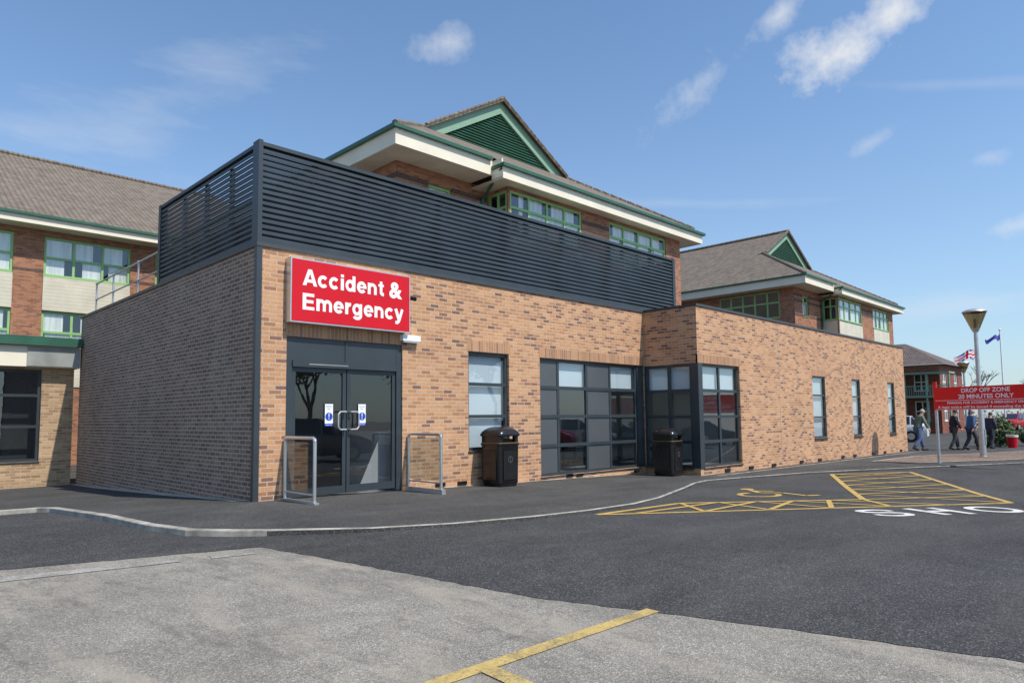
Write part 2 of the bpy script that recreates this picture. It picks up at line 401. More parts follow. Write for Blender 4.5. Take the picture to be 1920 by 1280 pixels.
gpoly('ground',[[(-400,-400),(500,-400),(500,500),(-400,500)]],RD,M_old)
kerbline=[(-14,3.15),(-3.14,2.81),(-2.62,2.7),(-2.45,2.4),(-2.28,-.08),(-2.15,-1.6),(-1.95,-2.45),(-1.6,-2.95),(-1.28,-3.25),(-.26,-4.0),(.8,-4.4),(2.1,-4.62),(3.34,-4.70),(4.7,-4.62),(5.95,-4.32),(8.2,-3.5),(9.6,-2.95),(10.6,-2.72),(12,-2.8),(15,-3.45),(19,-5.05),(24.2,-7.3),(30,-9.9),(40,-14)]
bnd=[(-4.01,-3.17),(-1.69,-3.95),(-1.48,-5.42),(-1.19,-7.77),(-.86,-8.8),(-.52,-9.99),(-.31,-10.86)]
jb=[]
for a,b in zip(bnd[:-1],bnd[1:]):
    n=max(2,int((Vector(b)-Vector(a)).length/.12))
    for i in range(n): jb.append((a[0]+(b[0]-a[0])*i/n+random.gauss(0,.010),a[1]+(b[1]-a[1])*i/n+random.gauss(0,.010)))
jb.append(bnd[-1])
gpoly('road',[[(-14,-2.2)]+jb+[(.6,-16),(1.5,-24),(60,-40),(80,-14),(80,6),(-14,6)]],RD+.004,M_new)
gpoly('pavement',[kerbline+[(90,-30),(90,40),(-14,40)]],0,M_pave)
def kerb():
    pts=[]
    for a,b in zip(kerbline[:-1],kerbline[1:]):
        a=Vector(a);b=Vector(b);n=max(1,int((b-a).length/.9))
        for i in range(n): pts.append(a.lerp(b,i/n))
    pts.append(Vector(kerbline[-1]))
    mb=MB();pr=None
    for i,p in enumerate(pts):
        t=(pts[min(i+1,len(pts)-1)]-pts[max(i-1,0)]).normalized();n=Vector((t.y,-t.x))
        big=1-min(1,max(0,(p.x+1.6)/1.6))
        z=gf(p.x,p.y);ra=.004+.026*big;hw=.028+.034*big
        o=p+n*hw;q=p-n*hw
        cur=((q.x,q.y,z-.01),(q.x,q.y,z+ra),(o.x-n.x*.008,o.y-n.y*.008,z+ra),(o.x,o.y,z+ra-.008),(o.x+n.x*.008,o.y+n.y*.008,z-.12))
        if pr:
            for k in range(4): mb.face([pr[k],cur[k],cur[k+1],pr[k+1]],1 if (k==3 and p.x>-.6) else 0)
        pr=cur
    o=mb.make('kerb',None,[M_kerb,M_pave]);struct(o)
kerb()
gv=[(0.0,.15)]+[(-.12-.16*math.sin(y*.27)-.05*random.random(),y) for y in [i*.5 for i in range(1,25)]]+[(0.0,12.3)]
gpoly('gravel',[gv],.006,M_gravel)
gv=[(x,-.05-.05*random.random()) for x in [3.3+i*.35 for i in range(24)]]
gpoly('gravel_verge',[[(3.3,.02)]+gv+[(11.4,.02)]],.005,M_gravel)
isl=[(21.5,-3.2),(26.5,-3.4),(34,-6.2),(34,-9.0),(30,-8.3),(25,-6.4),(21.4,-4.6),(21.5,-3.2)]
gpoly('road_island',[isl[:-1]],.012,M_island)
gpoly('island_kerb',strip(isl,.16),.018,M_kerb)
gpoly('path_edging',strip([(12.2,-2.15),(18,-2.2),(24,-2.25),(31.2,-2.3)],.1),.008,M_kerb)
ZM=RD+.010
hat=[]
A=(3.25,-4.95);B=(10.25,-9.1);C=(8.85,-7.0);D=(5.65,-4.95);E=(15.3,-4.05);F_=(17.6,-5.45)
hat+=strip([A,B],.11)+strip([A,D],.11,.0008)+strip([D,C],.11,.0016)+strip([C,E],.12,.0024)+strip([E,F_],.11,.0008)+strip([F_,B],.12,.0032)
def lerp(a,b,t): return (a[0]+(b[0]-a[0])*t,a[1]+(b[1]-a[1])*t)
n=6
for i in range(n):
    t0=i/n;t1=(i+1)/n
    a0=lerp(C,E,t0);a1=lerp(C,E,t1);b0=lerp(B,F_,t0);b1=lerp(B,F_,t1)
    hat+=strip([a0,b1],.09,.004)+strip([b0,a1],.09,.0048)
T0=lerp(A,B,.08)
n=5
for i in range(n):
    t0=i/n;t1=(i+1)/n
    a0=lerp(D,C,t0);a1=lerp(D,C,t1);b0=lerp(T0,lerp(A,B,.82),t0);b1=lerp(T0,lerp(A,B,.82),t1)
    hat+=strip([a0,b1],.09,.004)+strip([b0,a1],.09,.0048)
gpoly('hatched_road_marking',hat,ZM,M_yel)
o=Vector((7.55,-5.15));rr=Vector((.80,-.60));uu=Vector((.80,.60))
def wc(x,y): p=o+rr*x+uu*y;return (p.x,p.y)
sy=[]
def arc(cx,cy,r,a0,a1,n=14): return [wc(cx+r*math.cos(math.radians(a0+(a1-a0)*i/n)),cy+r*math.sin(math.radians(a0+(a1-a0)*i/n))) for i in range(n+1)]
sy+=strip(arc(.5,.45,.42,110,370,20),.12)
sy.append({'p':arc(.5,1.75,.16,0,360,14)[:-1],'d':0})
sy+=strip([wc(.52,1.55),wc(.6,.85),wc(1.1,.8),wc(1.45,.15),wc(1.75,.22)],.13,.0008)
sy+=strip([wc(.56,1.25),wc(1.0,1.2)],.1,.0016)
gpoly('wheelchair_road_marking',sy,ZM,M_yel)
mb=MB()
r2=Vector((.859,-.512));u2=Vector((.512,.859))
def fnr(u,v,dd):
    p=Vector((6.15,-8.05))+r2*u+u2*v
    return (p.x,p.y,gf(p.x,p.y)+ZM+dd)
for ch,a_,b_ in (("S",.16,.96),("H",1.24,2.02),("O",2.30,3.22)): glyphs(mb,ch,a_,b_,.0,.86,fnr,wscale=.85)
struct(mb.make('road_lettering',None,M_wpaint))
gpoly('parking_bay_marking',strip([(-4.6,-8.55),(-.85,-8.68)],.115)+strip([(-2.52,-8.62),(-2.58,-9.25)],.12,.0015),RD+.006,M_yelold)
gpoly('faded_road_marking',[[(-4.4,-3.5),(-2.6,-3.95),(-2.62,-4.12),(-4.4,-3.75)],[(-2.3,-4.0),(-1.9,-4.1),(-1.92,-4.3),(-2.35,-4.2)]],RD+.006,M_wfade)
# ------------------------------------------------------------------ building helpers
def wall(mb,pl,u0,u1,z0,z1,ops,rev=.14,m=0):
    us=sorted(set([u0,u1]+[o[0] for o in ops]+[o[1] for o in ops]));zs=sorted(set([z0,z1]+[o[2] for o in ops]+[o[3] for o in ops]))
    for a,b in zip(us[:-1],us[1:]):
        for c,d in zip(zs[:-1],zs[1:]):
            cu=(a+b)/2;cz=(c+d)/2
            if any(o[0]<cu<o[1] and o[2]<cz<o[3] for o in ops): continue
            mb.pquad(pl,a,b,0,c,d,m)
    if rev<=0: return
    for o in ops:
        a,b,c,d=o[:4];k,q=pl
        def P(u,dd,z): return (u,q+dd,z) if k=='F' else (q+dd,u,z)
        for (ua,za,ub,zb) in ((a,c,a,d),(b,c,b,d),(a,d,b,d),(a,c,b,c)):
            mb.face([P(ua,0,za),P(ub,0,zb),P(ub,rev,zb),P(ua,rev,za)],m)
def window(parent,pl,u0,u1,z0,z1,cols,rows,frame,fill=None,default='glass',d=.07,fw=.06,fd=.07,back=.6,backing=True,mull=None,gm=None):
    mull=mull or fw
    f=MB()
    f.pbox(pl,u0,u0+fw,d,d+fd,z0,z1);f.pbox(pl,u1-fw,u1,d,d+fd,z0,z1)
    f.pbox(pl,u0+fw,u1-fw,d+.002,d+fd-.002,z0,z0+fw);f.pbox(pl,u0+fw,u1-fw,d+.002,d+fd-.002,z1-fw,z1)
    for c in cols: f.pbox(pl,c-mull/2,c+mull/2,d+.004,d+fd-.004,z0+fw,z1-fw)
    for r in rows: f.pbox(pl,u0+fw,u1-fw,d-.004,d+fd-.008,r-mull/2,r+mull/2)
    f.pbox(pl,u0-.02,u1+.02,d-.10,d+.01,z0-.03,z0-.002)
    w=f.make('window',parent,frame)
    U=[u0+fw]+list(cols)+[u1-fw];Z=[z0+fw]+list(rows)+[z1-fw]
    g=MB();p=MB();cu=MB()
    for i in range(len(U)-1):
        for j in range(len(Z)-1):
            k=(fill or {}).get((i,j),default)
            a,bb,c,dd=U[i],U[i+1],Z[j],Z[j+1]
            if k=='panel': p.pquad(pl,a,bb,d+.02,c,dd);continue
            g.pquad(pl,a,bb,d+.035,c,dd)
            if k=='blind': b=MB();b.pquad(pl,a+.01,bb-.01,d+.12,c,dd);b.make('blind',w,M_blind)
            if k=='curtain':
                wd=(bb-a);r=random.random()
                q0=a;q1=a+wd*(.65+.35*r)
                if random.random()<.5:q0,q1=bb-(q1-a),bb
                cu.pquad(pl,q0,q1,d+.08,c,dd)
    if g.f:g.make('pane',w,gm or M_glass)
    if p.f:p.make('panel',w,M_panel)
    if cu.f:cu.make('curtain',w,M_curtain)
    if backing:
        k=MB();k.pbox(pl,u0+.01,u1-.01,d+.2,back,z0,z1)
        j=2 if pl[0]=='F' else 5
        k.f.pop(j);k.uv.pop(j);k.mi.pop()
        k.make('room',w,M_dark)
    return w
# ------------------------------------------------------------------ A&E building
XI=11.95;YE=-1.78;XE=31.05;TOP=4.5
AE=thing('emergency_building','single-storey buff brick emergency department with grey roof louvres','building',(0,0,0))
FP=('F',0.0);SP=('S',0.0);EP=('F',YE);RP=('S',XI)
w=MB()
wall(w,FP,0,XI,-.9,TOP,[(.57,3.14,-.9,2.93),(4.96,6.26,.66,2.92),(7.35,11.95,-.08,2.90)])
wall(w,EP,XI,XE,-.9,TOP,[(XI,14.42,-.06,2.88),(20.0,21.2,.54,2.80),(24.0,24.95,.52,2.80),(28.5,29.45,.5,2.80)])
wall(w,RP,YE,0,-.9,TOP,[(YE,0,-.06,2.88)],rev=.0)
w.face([(XE,YE,-.9),(XE,9,-.9),(XE,9,TOP),(XE,YE,TOP)])
w.make('wall',AE,M_brick)
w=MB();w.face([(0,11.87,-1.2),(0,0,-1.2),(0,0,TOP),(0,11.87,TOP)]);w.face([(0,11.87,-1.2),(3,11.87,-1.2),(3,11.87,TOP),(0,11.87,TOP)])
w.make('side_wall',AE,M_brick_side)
part('movement_joint',AE,M_vent,(-.004,.01,6.44,6.456,-.6,TOP-.01))
part('movement_joint',AE,M_vent,(17.2,17.216,YE-.004,YE+.01,-.6,TOP-.01))
c=MB();c.box(-.025,.075,-.025,.075,-.1,TOP-.002);c.make('corner_trim',AE,M_grey)
c=MB()
c.box(-.03,XI-.03,-.035,.3,TOP,TOP+.07);c.box(XI-.028,XE+.03,YE-.035,YE+.3,TOP,TOP+.068);c.box(XI-.03,XI+.3,YE+.3,-.035,TOP,TOP+.066)
c.box(-.032,.3,.3,11.9,TOP,TOP+.066);c.box(XE-.3,XE+.03,YE+.3,9,TOP,TOP+.066)
c.make('coping',AE,M_coping)
c=MB();c.box(.15,XI+.05,.15,11.8,TOP-.3,TOP-.2);c.box(XI+.06,XE-.1,YE+.15,9,TOP-.32,TOP-.22);c.make('roof',AE,M_felt)
for (y,a,b,z) in ((0,4.93,6.31,2.925),(0,7.33,11.93,2.905),(0,.55,3.16,2.935),(YE,XI+.0,14.45,2.885),(YE,19.97,21.25,2.805),(YE,23.97,25.0,2.805),(YE,28.47,29.5,2.805)):
    l=MB();l.box(a,b,y-.006,y+.05,z,z+.25);l.uv=[[(u,v-z+.008) for (u,v) in fu] for fu in l.uv];l.make('lintel',AE,M_soldier)
for x in (4.0,4.62,8.3,8.7,11.3,): part('air_vent',AE,M_black,(x,x+.26,-.03,.02,gf(x,0)+.03,gf(x,0)+.11))
for x in (13.3,14.8,16.4,18.6,20.2,22.5,23.8,26.0,27.5,29.8): part('air_vent',AE,M_black,(x,x+.3,YE-.03,YE+.02,gf(x,-1)+.03,gf(x,-1)+.12))
i_=MB()
i_.box(.16,XE-.2,.16,5.0,-.12,-.06,1);i_.box(XI+.1,XE-.2,YE+.16,.16,-.12,-.06,1)
i_.box(.2,XE-.2,4.6,4.7,-.06,3.3);i_.box(.2,XE-.2,.0+.16,4.6,3.3,3.36);i_.box(XI+.1,XE-.2,YE+.16,.16,3.3,3.36)
i_.box(3.9,4.0,.2,4.6,-.06,3.3);i_.box(6.8,6.9,.2,4.6,-.06,3.3);i_.box(15.2,15.3,YE+.16,4.6,-.06,3.3)
i_.make('interior',AE,[M_inner,M_floor])
ds=MB()
ds.face([(2.35,.45,-.05),(3.55,.45,-.05),(3.55,.45,1.2),(2.95,.45,1.15)]);ds.box(2.9,3.6,.5,1.6,-.05,1.15);ds.make('reception_desk',AE,M_white)
for xx in (1.0,8.3,9.4,10.5,12.6):
    yy=1.5 if xx<12 else .2
    ds=MB();ds.box(xx,xx+.6,yy,yy+.55,.35,.45);ds.box(xx,xx+.6,yy+.5,yy+.56,.45,1.0)
    for q in (xx+.03,xx+.54): ds.box(q,q+.03,yy+.02,yy+.05,-.06,.35);ds.box(q,q+.03,yy+.5,yy+.53,-.06,.35)
    ds.make('waiting_chair',AE,M_chair)
window(AE,FP,4.96,6.26,.66,2.92,[],[1.44,2.18],M_grey,default='blind',backing=False,fw=.075)
window(AE,FP,7.35,11.62,-.08,2.90,[8.12,9.30,10.34],[.68,1.42,2.16],M_grey,
  fill={(0,0):'panel',(0,1):'panel',(0,2):'panel',(0,3):'panel',(2,0):'panel',(2,1):'panel',(2,2):'panel',(2,3):'panel',(1,3):'blind',(3,3):'blind'},backing=False,fw=.075,mull=.085)
part('corner_post',AE,M_grey,(11.62,XI+.07,.04,.2,-.08,2.90),(XI-.03,XI+.2,YE+.0-.03,YE+.2,-.06,2.88))
window(AE,EP,XI+.2,14.42,-.06,2.88,[13.28],[.66,1.37,2.12],M_grey,fill={(0,3):'blind',(1,3):'blind'},backing=False,fw=.075,mull=.085)
window(AE,RP,YE+.2,0,-.06,2.88,[-.82],[.66,1.37,2.12],M_grey,fill={(0,3):'blind',(1,3):'blind'},backing=False,fw=.075,mull=.085,d=.02)
for a,b,z in ((20.0,21.2,.54),(24.0,24.95,.52),(28.5,29.45,.5)):
    window(AE,EP,a,b,z,2.80,[],[1.3,2.1],M_grey,default='blind',backing=False,fw=.06,d=.03)
d=MB()
d.box(.57,.70,.03,.14,-.04,2.93);d.box(3.01,3.14,.03,.14,-.04,2.93);d.box(.70,3.01,.035,.135,2.48,2.93);d.box(.70,3.01,.0,.13,2.38,2.50)
d.box(1.80,1.84,.02,.03,2.5,2.93)
door=d.make('door',AE,M_grey)
d=MB();d.box(1.02,1.85,-.008,.0,2.425,2.445);d.make('door_operator_strip',door,M_vent)
for a,b in ((.71,1.845),(1.865,3.0)):
    q=MB();q.box(a,a+.075,.06,.11,0,2.375);q.box(b-.075,b,.06,.11,0,2.375);q.box(a+.075,b-.075,.062,.108,0,.14);q.box(a+.075,b-.075,.062,.108,2.29,2.375)
    lf=q.make('door_leaf',door,M_grey);q=MB();q.pquad(FP,a+.075,b-.075,.085,.14,2.29);q.make('pane',lf,M_doorglass)
for s_,xa in ((-1,1.80),(1,1.91)):
    q=MB()
    pts=[(xa,.06,1.55),(xa,-.03,1.55),(xa+s_*.13,-.03,1.55),(xa+s_*.17,-.03,1.50),(xa+s_*.17,-.03,1.26),(xa+s_*.13,-.03,1.21),(xa,-.03,1.21),(xa,.06,1.21)]
    q.tube(pts,.016,8);q.make('handle',door,M_alu,smooth=True)
for x0 in (1.39,2.12):
    q=MB();q.box(x0,x0+.17,.055,.058,1.28,1.70,0);q.box(x0,x0+.17,.0535,.0545,1.28,1.33,1)
    ca=Vector((x0+.085,0.053,1.46));R_=.078
    q.face([(ca.x+R_*math.cos(t),.0535,ca.z+R_*math.sin(t)) for t in [2*math.pi*i/24 for i in range(24)]],1)
    text(q,"!",x0+.075,x0+.095,1.41,.11,lambda u,v:(u,.0525,v),.02,0)
    text(q,"Automatic",x0+.02,x0+.15,1.645,.025,lambda u,v:(u,.0525,v),.0,1)
    text(q,"door",x0+.05,x0+.12,1.60,.025,lambda u,v:(u,.0525,v),.0,1)
    text(q,"Keep clear",x0+.02,x0+.15,1.295,.022,lambda u,v:(u,.0525,v),.0,0)
    q.make('door_notice',door,[M_white,M_blue])
# louvre screen
ZB=4.59;ZT=6.43
def blades(mb,pl,u0,u1,rise,n=16):
    p=(ZT-.07-ZB-.05)/n;dp=.07
    for k in range(n):
        z=ZB+.045+k*p-.004
        q=[(-.014,z),(.0,z-.004),(dp,z+rise-.006),(dp-.01,z+rise),(.0,z+.052),(-.014,z+.048)]
        def P(u,a): return (u,pl[1]+a[0],a[1]) if pl[0]=='F' else (pl[1]+a[0],u,a[1])
        for i in range(len(q)):
            a=q[i];b=q[(i+1)%len(q)]
            mb.face([P(u0,a),P(u1,a),P(u1,b),P(u0,b)])
LF=('F',.03);LS=('S',.03)
m_=MB();blades(m_,LF,.06,13.7,.124);m_.box(.06,13.72,.01,.15,ZT-.07,ZT+.0);m_.box(.06,13.72,.01,.15,ZB-.01,ZB+.045)
for x in [2.1,4.2,6.3,8.4,10.5,12.6]: m_.box(x,x+.07,.12,.2,ZB,ZT-.07)
m_.make('louvre_screen',AE,M_louvre)
m_=MB();blades(m_,LS,.22,5.15,.140);m_.box(.01,.15,.22,5.17,ZT-.07,ZT);m_.box(.01,.15,.22,5.17,ZB-.01,ZB+.045)
for y in [1.5,2.75,4.0]: m_.box(.12,.2,y,y+.07,ZB,ZT-.07)
m_.make('louvre_screen',AE,M_louvre)
part('screen_post',AE,M_grey,(-.02,.06,-.02,.22,ZB-.02,ZT+.02),(13.7,13.84,-.0,.16,ZB,ZT+.02),(-.0,.16,5.16,5.3,ZB,ZT+.01))
m_=MB()
for k in range(15):
    z=ZB+.06+k*.1138;m_.face([(13.8,.16,z),(13.8,4.6,z),(13.73,4.6,z+.12),(13.73,.16,z+.12)])
m_.make('louvre_screen',AE,M_louvre)
# entrance sign
SG=thing('entrance_sign','red hospital sign with white lettering above the entrance door','sign',(1.85,-.02,3.17))
m_=MB();m_.box(.53,3.19,-.20,-.0,3.17,4.36);m_.make('sign_case',SG,M_alu)
m_=MB();m_.box(.555,3.165,-.206,-.198,3.195,4.335);m_.make('sign_face',SG,M_red)
m_=MB();fn3=lambda u,v,dd:(u,-.209-dd,v)
glyphs(m_,"Accident",.76,2.54,3.865,.305,fn3);text(m_,"&",2.66,2.98,3.865,.305,lambda u,v:(u,-.2095,v),.035)
glyphs(m_,"Emergency",.74,3.02,3.415,.305,fn3)
m_.make('sign_lettering',SG,M_white)
LT=thing('security_light','white bulkhead light fixed beside the sign','light',(3.3,0,3.0))
m_=MB();m_.box(3.07,3.52,-.12,.0,3.02,3.14);m_.make('light_housing',LT,M_white);m_=MB();m_.box(3.09,3.5,-.11,-.01,2.985,3.02);m_.make('diffuser',LT,M_alu)
SC=thing('security_camera','small black security camera on the brick wall','camera',(3.27,0,3.85))
m_=MB();m_.box(3.24,3.30,-.03,0,3.8,3.95);m_.cyl((3.27,-.03,3.86),(3.27,-.12,3.9),.015);m_.make('bracket',SC,M_black)
m_=MB();m_.cyl((3.27,-.06,3.95),(3.27,-.26,3.88),.045);m_.make('camera_body',SC,M_black,True)
def guard(x):
    g=thing('guard_rail','aluminium guard rail with clear panel beside entrance door','guard rail',(x,-.02,0),'guard rails beside the entrance')
    m=MB();h=1.09;y1=-1.1
    pts=[(x,-.04,0),(x,-.04,h-.06),(x,-.055,h-.015),(x,-.1,h),(x,y1+.06,h),(x,y1+.015,h-.015),(x,y1,h-.06),(x,y1,0)]
    for a,b in zip(pts[:-1],pts[1:]): m.cyl(a,b,.030,.030,10)
    m.cyl((x,-.04,.14),(x,y1,.14),.016);m.make('rail_frame',g,M_alu,True)
    m=MB();m.box(x-.045,x+.045,y1-.08,.0,gf(x,0)-.02,.022);m.make('base_plate',g,M_alu)
    m=MB();m.box(x-.004,x+.004,y1+.05,-.09,.18,h-.07);m.make('clear_panel',g,M_clear)
    return g
guard(.55);guard(3.27)
def bin_():
    ox,oy,oz=5.5,-.45,gf(5.5,0)
    b=thing('litter_bin','black square litter bin with domed hood and dull band','litter bin',(ox,oy,oz),'litter bins against the wall')
    def ring(h,r,z):
        out=[];h*=1.08;r*=1.5
        for cx,cy,a0 in ((1,1,0),(-1,1,90),(-1,-1,180),(1,-1,270)):
            for k in range(5):
                a=math.radians(a0+k*22.5);out.append((ox+cx*(h-r)+r*math.cos(a),oy+cy*(h-r)+r*math.sin(a),oz+z))
        return out
    def loft(m,S,mm=0,cap=True):
        R=[ring(*s) for s in S]
        for A,B in zip(R[:-1],R[1:]):
            for i in range(20): j=(i+1)%20;m.face([A[i],A[j],B[j],B[i]],mm)
        if cap: m.face(R[-1],mm);m.face(R[0][::-1],mm)
    m=MB();loft(m,[(.26,.05,0),(.27,.06,.04),(.27,.06,.06),(.285,.06,.08),(.295,.06,.90),(.31,.06,.92),(.31,.06,.95)])
    m.box(ox-.2,ox+.2,oy-.326,oy-.30,oz+.16,oz+.80)
    m.box(ox-.326,ox-.30,oy-.2,oy+.2,oz+.16,oz+.80)
    m.make('bin_body',b,M_black,True)
    m=MB();loft(m,[(.303,.06,.955),(.305,.06,.96),(.303,.06,.97)]);m.make('gold_band',b,M_gold)
    m=MB()
    for sx in (-1,1):
        for sy_ in (-1,1): m.box(ox+sx*.20,ox+sx*.29,oy+sy_*.20,oy+sy_*.29,oz+.97,oz+1.14)
    m.box(ox-.2,ox+.2,oy+.25,oy+.29,oz+.97,oz+1.14);m.box(ox-.29,ox-.25,oy-.2,oy+.2,oz+.97,oz+1.14)
    loft(m,[(.31,.06,1.11),(.325,.07,1.13),(.325,.08,1.16),(.31,.10,1.21),(.28,.12,1.255),(.235,.13,1.29),(.17,.11,1.315),(.09,.055,1.328),(.03,.019,1.33)])
    m.make('bin_hood',b,M_black,True)
    m=MB();m.box(ox-.2,ox+.2,oy-.2,oy+.2,oz+.97,oz+1.05);m.make('liner',b,M_rubber)
    m=MB();m.M=Matrix.Translation((ox,oy-.33,oz+.6))@Matrix.Rotation(math.radians(90),4,'X')
    m.lathe((0,0,0),[(.07,0),(.075,.004),(.055,.004),(.055,0)],20);m.box(-.012,.012,-.035,.02,0,.005);m.sphere((0,.035,0),.014);m.make('bin_emblem',b,M_emblem)
    return b
b1=bin_();b2=copy_thing(b1,(11.3,-1.15,gf(11.3,0)),math.radians(4),'black square litter bin with domed hood beside corner window')
RH=thing('roof_handrail','galvanised steel handrail along the flat roof edge','handrail',(.3,5.6,TOP))
m_=MB()
for y in (5.65,7.7,9.9,11.6): m_.cyl((.3,y,4.3),(.3,y,5.58),.024);
m_.cyl((.3,5.6,5.56),(.3,11.65,5.56),.024);m_.cyl((.3,5.6,5.08),(.3,11.65,5.08),.02)
for y in (5.65,7.7,9.9,11.6): m_.sphere((.3,y,5.56),.04);m_.sphere((.3,y,5.08),.036)
m_.make('rail',RH,M_galv,True)
CB=thing('plant_cabinet','grey steel plant cabinet on the flat roof','cabinet',(1.2,6.0,TOP-.2))
m_=MB();m_.box(.75,1.8,5.5,6.9,TOP-.15,5.42);m_.box(.72,1.83,5.47,6.93,5.42,5.47);m_.make('cabinet_body',CB,M_cabinet)
part('cabinet_door',CB,M_cabinet,(.73,.75,5.56,6.17,TOP,5.38),(.73,.75,6.23,6.84,TOP,5.38))
def ahu(x0,x1):
    AH=thing('air_handling_unit','pale grey air handling unit behind the louvre screen','ventilation unit',(x0,2.2,TOP-.2),'air handling units behind the screen')
    m_=MB();m_.box(x0,x1,1.6,3.4,TOP-.2,5.7);m_.make('unit_casing',AH,M_galv)
    for t in (.27,.73):
        m_=MB();xx=x0+(x1-x0)*t;m_.cyl((xx,2.5,5.7),(xx,2.5,5.85),.4,n=24);m_.make('fan_housing',AH,M_coping)
ahu(2.2,5.2);ahu(8,11)
# ------------------------------------------------------------------ old blocks
def tiled(mb,pts,axis,m=0):
    P=[Vector(p) for p in pts]
    z0=min(p.z for p in P)
    n=(P[1]-P[0]).cross(P[2]-P[0]).normalized();k=math.sqrt(max(1e-6,1-n.z*n.z))
    uv=[((p.x if axis=='x' else p.y),(p.z-z0)/k) for p in P]
    mb.face(P,m,uv)
def block(name,label,X0,X1,Y0,z,s2x,s2y,wx,wy,bx0,bx1,w0,w1,by,wx1,YB,side):
    T=thing(name,label,'building',((X0+X1)/2,Y0+8,-.4))
    k=.577;xc=(X0+X1)/2;zr=z+k*(xc-X0);zb=zr-k*4.0;yg=Y0+(zb-z)/.596;dz2=.6*(Y0-s2y)
    r=MB()
    tiled(r,[(X0,YB,z),(X0,Y0,z),(xc-4,yg,zb),(xc,yg,zr),(xc,YB,zr)],'y')
    tiled(r,[(X1,Y0,z),(X1,YB,z),(xc,YB,zr),(xc,yg,zr),(xc+4,yg,zb)],'y')
    tiled(r,[(X0,Y0,z),(X1,Y0,z),(xc+4,yg,zb),(xc-4,yg,zb)],'x')
    tiled(r,[(s2x,s2y,z-dz2),(X1,s2y,z-dz2),(X1,Y0,z+.002),(s2x,Y0,z+.002)],'x')
    for s in (-1,1):
        tiled(r,[(xc+s*4.25,yg-.4,zr+.05-k*4.25),(xc,yg-.4,zr+.05),(xc,yg+.3,zr+.05),(xc+s*4.25,yg+.3,zr+.05-k*4.25)],'y')
        r.face([(xc+s*4.25,yg-.4,zr-k*4.25-.06),(xc,yg-.4,zr-.06),(xc,yg-.4,zr+.05),(xc+s*4.25,yg-.4,zr+.05-k*4.25)])
    nn=int((YB-yg)/.45)
    for i in range(nn): r.cyl((xc,yg-.4+i*.45,zr+.04),(xc,yg-.4+(i+1)*.45-.02,zr+.06),.12,.12,8)
    for s in (-1,1):
        for i in range(10):
            t=i/10;t1=(i+.94)/10
            a=Vector((xc+s*4.25,yg-.36,zr+.06-k*4.25));b=Vector((xc,yg-.36,zr+.07));r.cyl(a.lerp(b,t),a.lerp(b,t1),.07,.08,6)
        a=Vector((X0 if s<0 else X1,Y0,z));b=Vector((xc+s*4,yg,zb))
        n_=int((b-a).length/.42)
        for i in range(n_): r.cyl(a.lerp(b,i/n_),a.lerp(b,(i+.93)/n_),.10,.12,6)
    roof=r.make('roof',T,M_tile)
    g=MB();g.face([(xc-4,yg-.02,zb-.25),(xc+4,yg-.02,zb-.25),(xc+4,yg-.02,zb),(xc,yg-.02,zr),(xc-4,yg-.02,zb)])
    nl=14;h0=zb-.05;h1=zr-.62
    for i in range(nl):
        zz=h0+(h1-h0)*i/nl;hw=(zr-.5-zz)/k-.15
        if hw<.1: continue
        g.face([(xc-hw,yg-.14,zz),(xc+hw,yg-.14,zz),(xc+hw,yg-.03,zz+.13),(xc-hw,yg-.03,zz+.13)])
        g.face([(xc-hw,yg-.14,zz),(xc+hw,yg-.14,zz),(xc+hw,yg-.12,zz-.03),(xc-hw,yg-.12,zz-.03)])
    g.make('gable_louvre',roof,M_green)
    for s in (-1,1):
        g=MB();a=Vector((xc+s*4.15,yg-.2,zr-k*4.15-.02));b=Vector((xc,yg-.2-(.002 if s>0 else 0),zr-.02));dn=Vector((0,0,-.55))
        g.face([a,b,b+dn,a+dn]);g.face([a+dn,b+dn,b+dn+Vector((0,.15,0)),a+dn+Vector((0,.15,0))])
        g.make('bargeboard',roof,M_lgreen)
    f=MB();fb=z-.60
    f.box(X0+.06,s2x,Y0+.06,Y0+.12,fb,z-.1);f.box(X0+.061,X0+.12,Y0+.12,YB,fb,z-.1)
    zz=z-dz2;f.box(s2x,X1-.06,s2y+.06,s2y+.12,zz-.5,zz-.1);f.box(s2x,s2x+.06,s2y+.12,Y0+.12,zz-.5,z-.1);f.box(X1-.12,X1-.06,s2y+.12,YB,zz-.5,zz-.1)
    f.make('fascia',T,M_cream)
    gmb=MB()
    gmb.box(X0-.06,s2x-.1,Y0-.06,Y0+.058,z-.11,z+.0);gmb.box(X0-.062,X0+.058,Y0+.058,YB,z-.11,z+.0)
    gmb.box(s2x-.08,X1+.06,s2y-.06,s2y+.058,zz-.11,zz);gmb.box(s2x-.08,s2x-.001,s2y+.058,Y0+.1,zz-.12,zz-.01);gmb.box(X1-.058,X1+.06,s2y+.058,YB,zz-.11,zz)
    gmb.make('gutter',T,M_green)
    s=MB();s.box(X0+.12,s2x,Y0+.12,wy+.1,fb+.02,fb+.04);s.box(X0+.12,wx+.1,wy+.1,YB,fb+.021,fb+.041);s.box(s2x,X1-.12,s2y+.12,wy+.1,zz-.47,zz-.45);s.make('soffit',T,M_soffit)
    zw=fb+.02;zw2=zz-.47
    W=MB()
    wz1=zw2-.12;wz0=wz1-1.55
    sw=(wx+1.3,wx+2.3,wz0,zw-.45)
    wall(W,('F',wy),wx,bx0,2.5,zw,[sw]);
    sops=[(wy+1.0,wy+5.4,wz0-.1,zw-.12)] if side else []
    wall(W,('S',wx),wy,YB-3,2.5,zw,sops)
    wall(W,('F',by),bx0,wx1,2.5,zw2,[(bx0+.08,bx1,wz0,wz1),(w0,w1,wz0,wz1)])
    wall(W,('S',bx0),by,wy,2.5,zw2,[(by+.08,wy-.06,wz0,wz1)])
